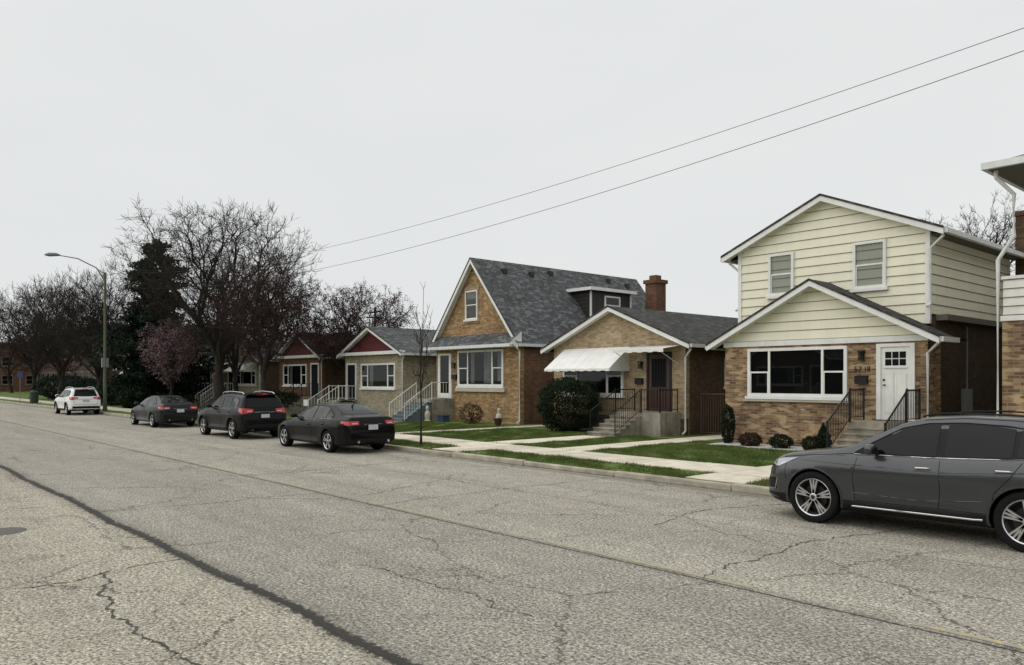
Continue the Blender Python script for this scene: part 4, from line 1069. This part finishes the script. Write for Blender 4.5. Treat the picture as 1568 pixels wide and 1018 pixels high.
def ex_sedan(K):
    P, Ln = K['patch'], K['line']
    shared_side(K, DS)
    P('windshield', 'front', [(-.53, 1.35), (0, 1.37), (.53, 1.35)], [(-.66, 1.055), (0, 1.04), (.66, 1.055)], CGLASS, .005, mirror=False)
    P('rear_window', 'rear', [(-.50, 1.36), (0, 1.38), (.50, 1.36)], [(-.60, 1.15), (0, 1.135), (.60, 1.15)], CGLASS, .006, mirror=False)
    P('tail_light', 'rear', [(.44, .955), (.70, .96), (.80, .95)], [(.46, .855), (.70, .84), (.80, .83)], TAIL, .006, 10, 5)
    P('tail_light_wrap', 'side', [(4.50, .955), (4.80, .955)], [(4.58, .88), (4.82, .84)], TAIL, .006, 10, 5)
    P('reverse_light', 'rear', [(.50, .90), (.68, .90)], [(.50, .875), (.68, .875)], LENS, .010, 6, 3)
    P('rear_valance', 'rear', [(-.60, .44), (0, .46), (.60, .44)], [(-.60, .36), (0, .35), (.60, .36)], CTRIM, .006, mirror=False)
    Ln('trunk_gap', 'rear', [(-.66, 1.04), (-.50, .72), (.50, .72), (.66, 1.04)], SEAM, .005, mirror=False)
    Ln('bumper_gap', 'rear', [(-.74, .70), (-.52, .71)], SEAM, .004)
    Ln('trunk_chrome', 'rear', [(-.3, .86), (.3, .86)], CHROME, .009, .003, mirror=False)
    P('headlight', 'side', [(.12, .69), (.42, .77)], [(.10, .62), (.40, .69)], LENS, .006, 10, 5)
    P('headlight_front', 'front', [(.36, .70), (.64, .70)], [(.36, .62), (.64, .61)], LENS, .006, 8, 5)
    P('grille', 'front', [(-.3, .70), (.3, .70)], [(-.26, .35), (.26, .35)], CTRIM, .006, mirror=False)
    Ln('crease', 'side', [(.5, .79), (1.6, .80), (3.4, .82), (4.5, .86)], K['paint'], .006, -.002)
    arcs(K, K['R']+.053, K['paint'], .012)
    mirrors(K, 1.78, 1.03); handles(K, [(2.60, .80), (3.50, .83)], K['paint']); rearplate(K, .775)
    mb = MB()
    for s in (-1, 1): mb.tube([(4.86, s*.5, .36), (4.97, s*.5, .36)], .04, CHROME, 12)
    mb.tube([(3.7, 0, 1.36), (3.85, 0, 1.44)], [.03, .008], K['paint'], 6); mb.finish('exhaust_and_antenna', K['E'])
suvI = dict(L=4.69, r=.385, wx=(.90, 3.70), rim=.74, top=[(0, .66), (.04, .80), (.14, .93), (.4, 1.02), (.9, 1.09), (1.22, 1.13), (1.36, 1.17), (2.05, 1.54), (2.35, 1.635), (2.9, 1.68), (3.5, 1.665), (4.1, 1.59), (4.28, 1.54), (4.5, 1.24), (4.6, 1.06), (4.65, .95), (4.69, .75)],
            belt=[(0, .60), (.2, .84), (1.2, 1.04), (2.5, 1.065), (3.5, 1.11), (4.2, 1.18), (4.69, 1.1)], bot=[(0, .27), (.3, .22), (4.2, .24), (4.69, .38)],
            hw=[(0, .60), (.06, .70), (.22, .82), (.55, .90), (.9, .925), (1.6, .93), (3.6, .945), (4.2, .93), (4.5, .87), (4.69, .78)], wr=[(0, .6), (.8, .74), (1.22, .80), (1.36, .79), (2.1, .67), (2.5, .64), (3.7, .62), (4.2, .61), (4.5, .68), (4.69, .62)], twin=(-.2, .0, .2), spokes=5, sw=.85)
DI = dict(top=[(1.50, 1.095), (1.75, 1.26), (2.12, 1.475), (2.45, 1.55), (2.9, 1.575), (3.4, 1.555), (3.8, 1.505), (4.12, 1.345)], bot=[(1.50, 1.075), (2.5, 1.092), (3.5, 1.135), (4.12, 1.22)],
          glass=[([(1.66, 1.17), (1.85, 1.285), (2.14, 1.455), (2.45, 1.527), (2.62, 1.542)], [(1.66, 1.10), (2.62, 1.115)]), ([(2.72, 1.547), (2.95, 1.552), (3.35, 1.535), (3.52, 1.515)], [(2.72, 1.12), (3.52, 1.16)]), ([(3.58, 1.505), (3.8, 1.47), (4.02, 1.36)], [(3.58, 1.165), (4.02, 1.235)])],
          seams=[[(1.56, 1.07), (1.50, .75), (1.53, .42)], [(2.67, 1.09), (2.68, .7), (2.66, .42)], [(3.66, 1.14), (3.52, .92), (3.33, .70), (3.28, .42)], [(1.53, .415), (3.26, .425)]])
def ex_inf(K):
    P, Ln = K['patch'], K['line']; shared_side(K, DI)
    P('windshield', 'front', [(-.60, 1.50), (0, 1.53), (.60, 1.50)], [(-.70, 1.20), (0, 1.17), (.70, 1.20)], CGLASS, .005, mirror=False)
    P('rear_window', 'rear', [(-.52, 1.46), (.52, 1.46)], [(-.62, 1.17), (.62, 1.17)], CGLASS, .005, mirror=False)
    P('headlight', 'side', [(.10, .87), (.30, .92), (.62, .96)], [(.08, .81), (.28, .80), (.45, .88)], LENS, .006, 14, 5)
    P('headlight_front', 'front', [(.38, .83), (.60, .86)], [(.38, .76), (.60, .77)], LENS, .006, 8, 5)
    P('grille', 'front', [(-.36, .80), (0, .80), (.36, .80)], [(-.30, .42), (0, .40), (.30, .42)], CTRIM, .006, mirror=False)
    Ln('grille_chrome', 'front', [(-.37, .80), (-.31, .42), (0, .40), (.31, .42), (.37, .80)], CHROME, .014, .004, mirror=False)
    P('fog_intake', 'side', [(.03, .60), (.24, .62)], [(.03, .44), (.24, .44)], CTRIM, .005, 8, 5)
    P('fog_intake_front', 'front', [(.42, .58), (.62, .62)], [(.42, .42), (.62, .42)], CTRIM, .005, 8, 5)
    Ln('fog_chrome', 'side', [(.05, .43), (.22, .44), (.26, .62)], CHROME, .008, .003)
    P('lower_bumper', 'side', [(.02, .38), (.42, .39)], [(.02, .27), (.42, .25)], CTRIM, .005, 8, 4)
    P('rocker_cladding', 'side', [(1.36, .40), (3.24, .41)], [(1.36, .27), (3.24, .28)], CTRIM, .006, 30, 5)
    mb = MB()
    for s in (-1, 1):
        c0, _ = K['proj']('side', 1.6, .36, s); c1, _ = K['proj']('side', 3.1, .365, s)
        y0 = s*(max(abs(c0.y), abs(c1.y))+.018)
        mb.tube([(1.5, y0-s*.02, .325), (1.6, y0, .33), (3.1, y0, .34), (3.2, y0-s*.02, .345)], .013, CHROME, 8)
    mb.finish('rocker_chrome', K['E'], smooth=True, uv=False)
    P('tail_light', 'side', [(4.15, 1.08), (4.60, 1.02)], [(4.25, 1.02), (4.62, .92)], TAIL, .006, 12, 5)
    P('tail_light_rear', 'rear', [(.45, 1.05), (.80, 1.04)], [(.45, .96), (.80, .93)], TAIL, .006, 10, 5)
    Ln('hood_gap', 'side', [(.32, .945), (.8, 1.01), (1.3, 1.065), (1.5, 1.08)], SEAM, .005)
    Ln('bumper_gap', 'side', [(.42, .88), (.40, .72), (.44, .62)], SEAM, .004)
    Ln('shoulder_crease', 'side', [(.65, .94), (1.6, .92), (2.7, .91), (3.6, .98), (4.2, 1.04)], K['paint'], .009, -.004)
    Ln('lower_crease', 'side', [(1.45, .52), (2.4, .50), (3.2, .58)], K['paint'], .008, -.004)
    arcs(K, K['R']+.052, K['paint'], .014)
    mirrors(K, 1.80, 1.15); handles(K, [(2.46, .95), (3.44, .99)], CHROME); rearplate(K, .78)
    mb = MB()
    for s in (-1, 1):
        mb.tube([(2.35, s*.585, 1.645), (2.5, s*.575, 1.687), (3.0, s*.57, 1.705), (3.6, s*.56, 1.687), (3.9, s*.55, 1.63)], .012, CTRIM, 6)
    mb.finish('roof_rails', K['E'], smooth=True, uv=False)
    Ln('fender_vent', 'side', [(1.30, .88), (1.44, .86), (1.52, .90)], CHROME, .009, .003)
suvT = dict(L=4.70, r=.365, wx=(.92, 3.78), top=[(0, .68), (.04, .86), (.12, .98), (.4, 1.04), (.9, 1.08), (1.25, 1.12), (1.38, 1.16), (1.95, 1.53), (2.25, 1.64), (2.9, 1.68), (3.6, 1.67), (4.2, 1.63), (4.34, 1.56), (4.52, 1.22), (4.58, 1.08), (4.64, .92), (4.70, .66)],
            belt=[(0, .62), (.2, .90), (1.2, 1.05), (2.5, 1.07), (3.5, 1.10), (4.2, 1.13), (4.7, 1.1)], bot=[(0, .27), (.3, .24), (4.2, .25), (4.7, .38)],
            hw=[(0, .70), (.06, .80), (.22, .87), (.55, .90), (1.6, .905), (3.6, .915), (4.3, .90), (4.55, .86), (4.7, .80)], wr=[(0, .66), (.8, .78), (1.25, .80), (1.38, .79), (2.0, .69), (2.5, .66), (3.7, .65), (4.25, .64), (4.5, .69), (4.7, .68)], sm=.04)
DT = dict(top=[(1.50, 1.10), (1.62, 1.19), (2.02, 1.44), (2.35, 1.53), (2.9, 1.56), (3.5, 1.55), (4.0, 1.51), (4.18, 1.40)], bot=[(1.50, 1.08), (2.5, 1.095), (3.5, 1.12), (4.18, 1.18)],
          glass=[([(1.62, 1.16), (2.05, 1.43), (2.35, 1.508), (2.66, 1.53)], [(1.62, 1.11), (2.66, 1.12)]), ([(2.74, 1.532), (3.2, 1.53), (3.46, 1.52)], [(2.74, 1.122), (3.46, 1.14)]), ([(3.56, 1.515), (3.95, 1.48), (4.12, 1.39)], [(3.56, 1.145), (4.12, 1.19)])],
          seams=[[(1.56, 1.06), (1.52, .7), (1.55, .38)], [(2.70, 1.08), (2.70, .38)], [(3.62, 1.1), (3.5, .85), (3.34, .65), (3.30, .38)], [(1.55, .36), (3.3, .36)]])
def ex_suv(K):
    P, Ln = K['patch'], K['line']; shared_side(K, DT)
    P('windshield', 'front', [(-.60, 1.50), (.60, 1.50)], [(-.70, 1.19), (.70, 1.19)], CGLASS, .005, mirror=False)
    P('rear_window', 'rear', [(-.54, 1.54), (0, 1.56), (.54, 1.54)], [(-.66, 1.17), (0, 1.15), (.66, 1.17)], CGLASS, .006, mirror=False)
    P('tail_light', 'rear', [(.42, 1.10), (.72, 1.13), (.80, 1.12)], [(.44, .98), (.78, .94), (.80, .94)], TAIL, .008, 10, 5)
    P('tail_light_wrap', 'side', [(4.30, 1.13), (4.55, 1.12)], [(4.36, 1.02), (4.6, .92)], TAIL, .008, 10, 5)
    P('reverse_light', 'rear', [(.48, 1.04), (.66, 1.04)], [(.48, 1.01), (.66, 1.01)], LENS, .012, 6, 3)
    P('rear_valance', 'rear', [(-.76, .55), (0, .56), (.76, .55)], [(-.76, .42), (0, .42), (.76, .42)], CTRIM, .006, mirror=False)
    Ln('tailgate_gap', 'rear', [(-.70, 1.1), (-.62, .66), (.62, .66), (.70, 1.1)], SEAM, .006, mirror=False)
    Ln('chrome_bar', 'rear', [(-.4, .99), (.4, .99)], CHROME, .014, .004, mirror=False)
    P('headlight', 'side', [(.08, .90), (.42, .98)], [(.06, .78), (.36, .84)], LENS, .006, 12, 5)
    P('grille', 'front', [(-.4, .86), (.4, .86)], [(-.36, .45), (.36, .45)], CTRIM, .006, mirror=False)
    P('rocker_cladding', 'side', [(1.40, .40), (3.30, .40)], [(1.40, .27), (3.30, .28)], CTRIM, .006, 24, 5)
    arcs(K, K['R']+.070, CTRIM, .03); mirrors(K, 1.76, 1.15); handles(K, [(2.50, .96), (3.45, .98)], K['paint']); rearplate(K, .84)
    mb = MB()
    for s in (-1, 1):
        mb.tube([(2.2, s*.60, 1.64), (2.35, s*.60, 1.70), (3.0, s*.59, 1.735), (4.0, s*.58, 1.70), (4.15, s*.58, 1.64)], .016, RIM, 6)
        mb.tube([(4.6, s*.5, .36), (4.73, s*.5, .36)], .04, CHROME, 12)
    mb.box(4.18, 4.42, -.58, .58, 1.60, 1.635, K['paint']); mb.box(4.421, 4.43, -.2, .2, 1.605, 1.63, TAIL)
    mb.finish('roof_rails_and_spoiler', K['E'], smooth=True, uv=False)
car('parked_suv', suvI, P_GREY, -6.72, 12.12, ex_inf)
car('parked_sedan', sedan, P_BLACK, -24.8, 12.10, ex_sedan)
car('parked_suv', suvT, P_BLACK, -31.95, 12.08, ex_suv)
car('parked_sedan', sedan, P_DKG, -41.3, 12.10, ex_sedan)
car('parked_suv', suvT, P_WHT, -58.0, 12.1, ex_suv)

# ------------------------------------------------------------ light, sky, camera
W = bpy.data.worlds.new("World"); sc.world = W; W.use_nodes = True; N = W.node_tree.nodes; L = W.node_tree.links
bg = N['Background']; sky = N.new('ShaderNodeTexSky'); sky.sky_type = 'NISHITA'; sky.sun_disc = False
el, az = math.radians(50), math.radians(207)
sky.sun_elevation = el; sky.sun_rotation = az; sky.dust_density = 4
hs = N.new('ShaderNodeHueSaturation'); hs.inputs['Saturation'].default_value = .1; L.new(sky.outputs[0], hs.inputs['Color'])
tc = N.new('ShaderNodeTexCoord'); mp = N.new('ShaderNodeMapping'); mp.inputs['Scale'].default_value = (1, 1, 3); L.new(tc.outputs['Generated'], mp.inputs[0])
cl = ramp(N, L, noise(N, L, mp.outputs[0], 1.3, 4, .5), .3, (7.8, 8.0, 8.05), .7, (8.5, 8.65, 8.65))
L.new(mixcol(N, L, .93, hs.outputs[0], cl), bg.inputs[0]); bg.inputs[1].default_value = .1
sd = bpy.data.lights.new('sun', 'SUN'); sd.energy = 1.5; sd.angle = math.radians(100); sd.color = (1, .97, .92)
so = bpy.data.objects.new('sun', sd); col.objects.link(so)
dirv = Vector((math.sin(az)*math.cos(el), math.cos(az)*math.cos(el), math.sin(el)))
so.rotation_euler = dirv.to_track_quat('Z', 'Y').to_euler()
cd = bpy.data.cameras.new('camera'); cd.sensor_width = 36; cd.lens = 27.41; cd.shift_y = .0466; cd.clip_end = 4000; cd.clip_start = .05
cam = bpy.data.objects.new('camera', cd); col.objects.link(cam); cam.location = (0, 0, 2.15)
cam.rotation_euler = (math.radians(90), 0, math.radians(48.57)); sc.camera = cam
sc.view_settings.view_transform = 'Standard'; sc.view_settings.look = 'None'; sc.view_settings.exposure = 0; sc.view_settings.gamma = 1
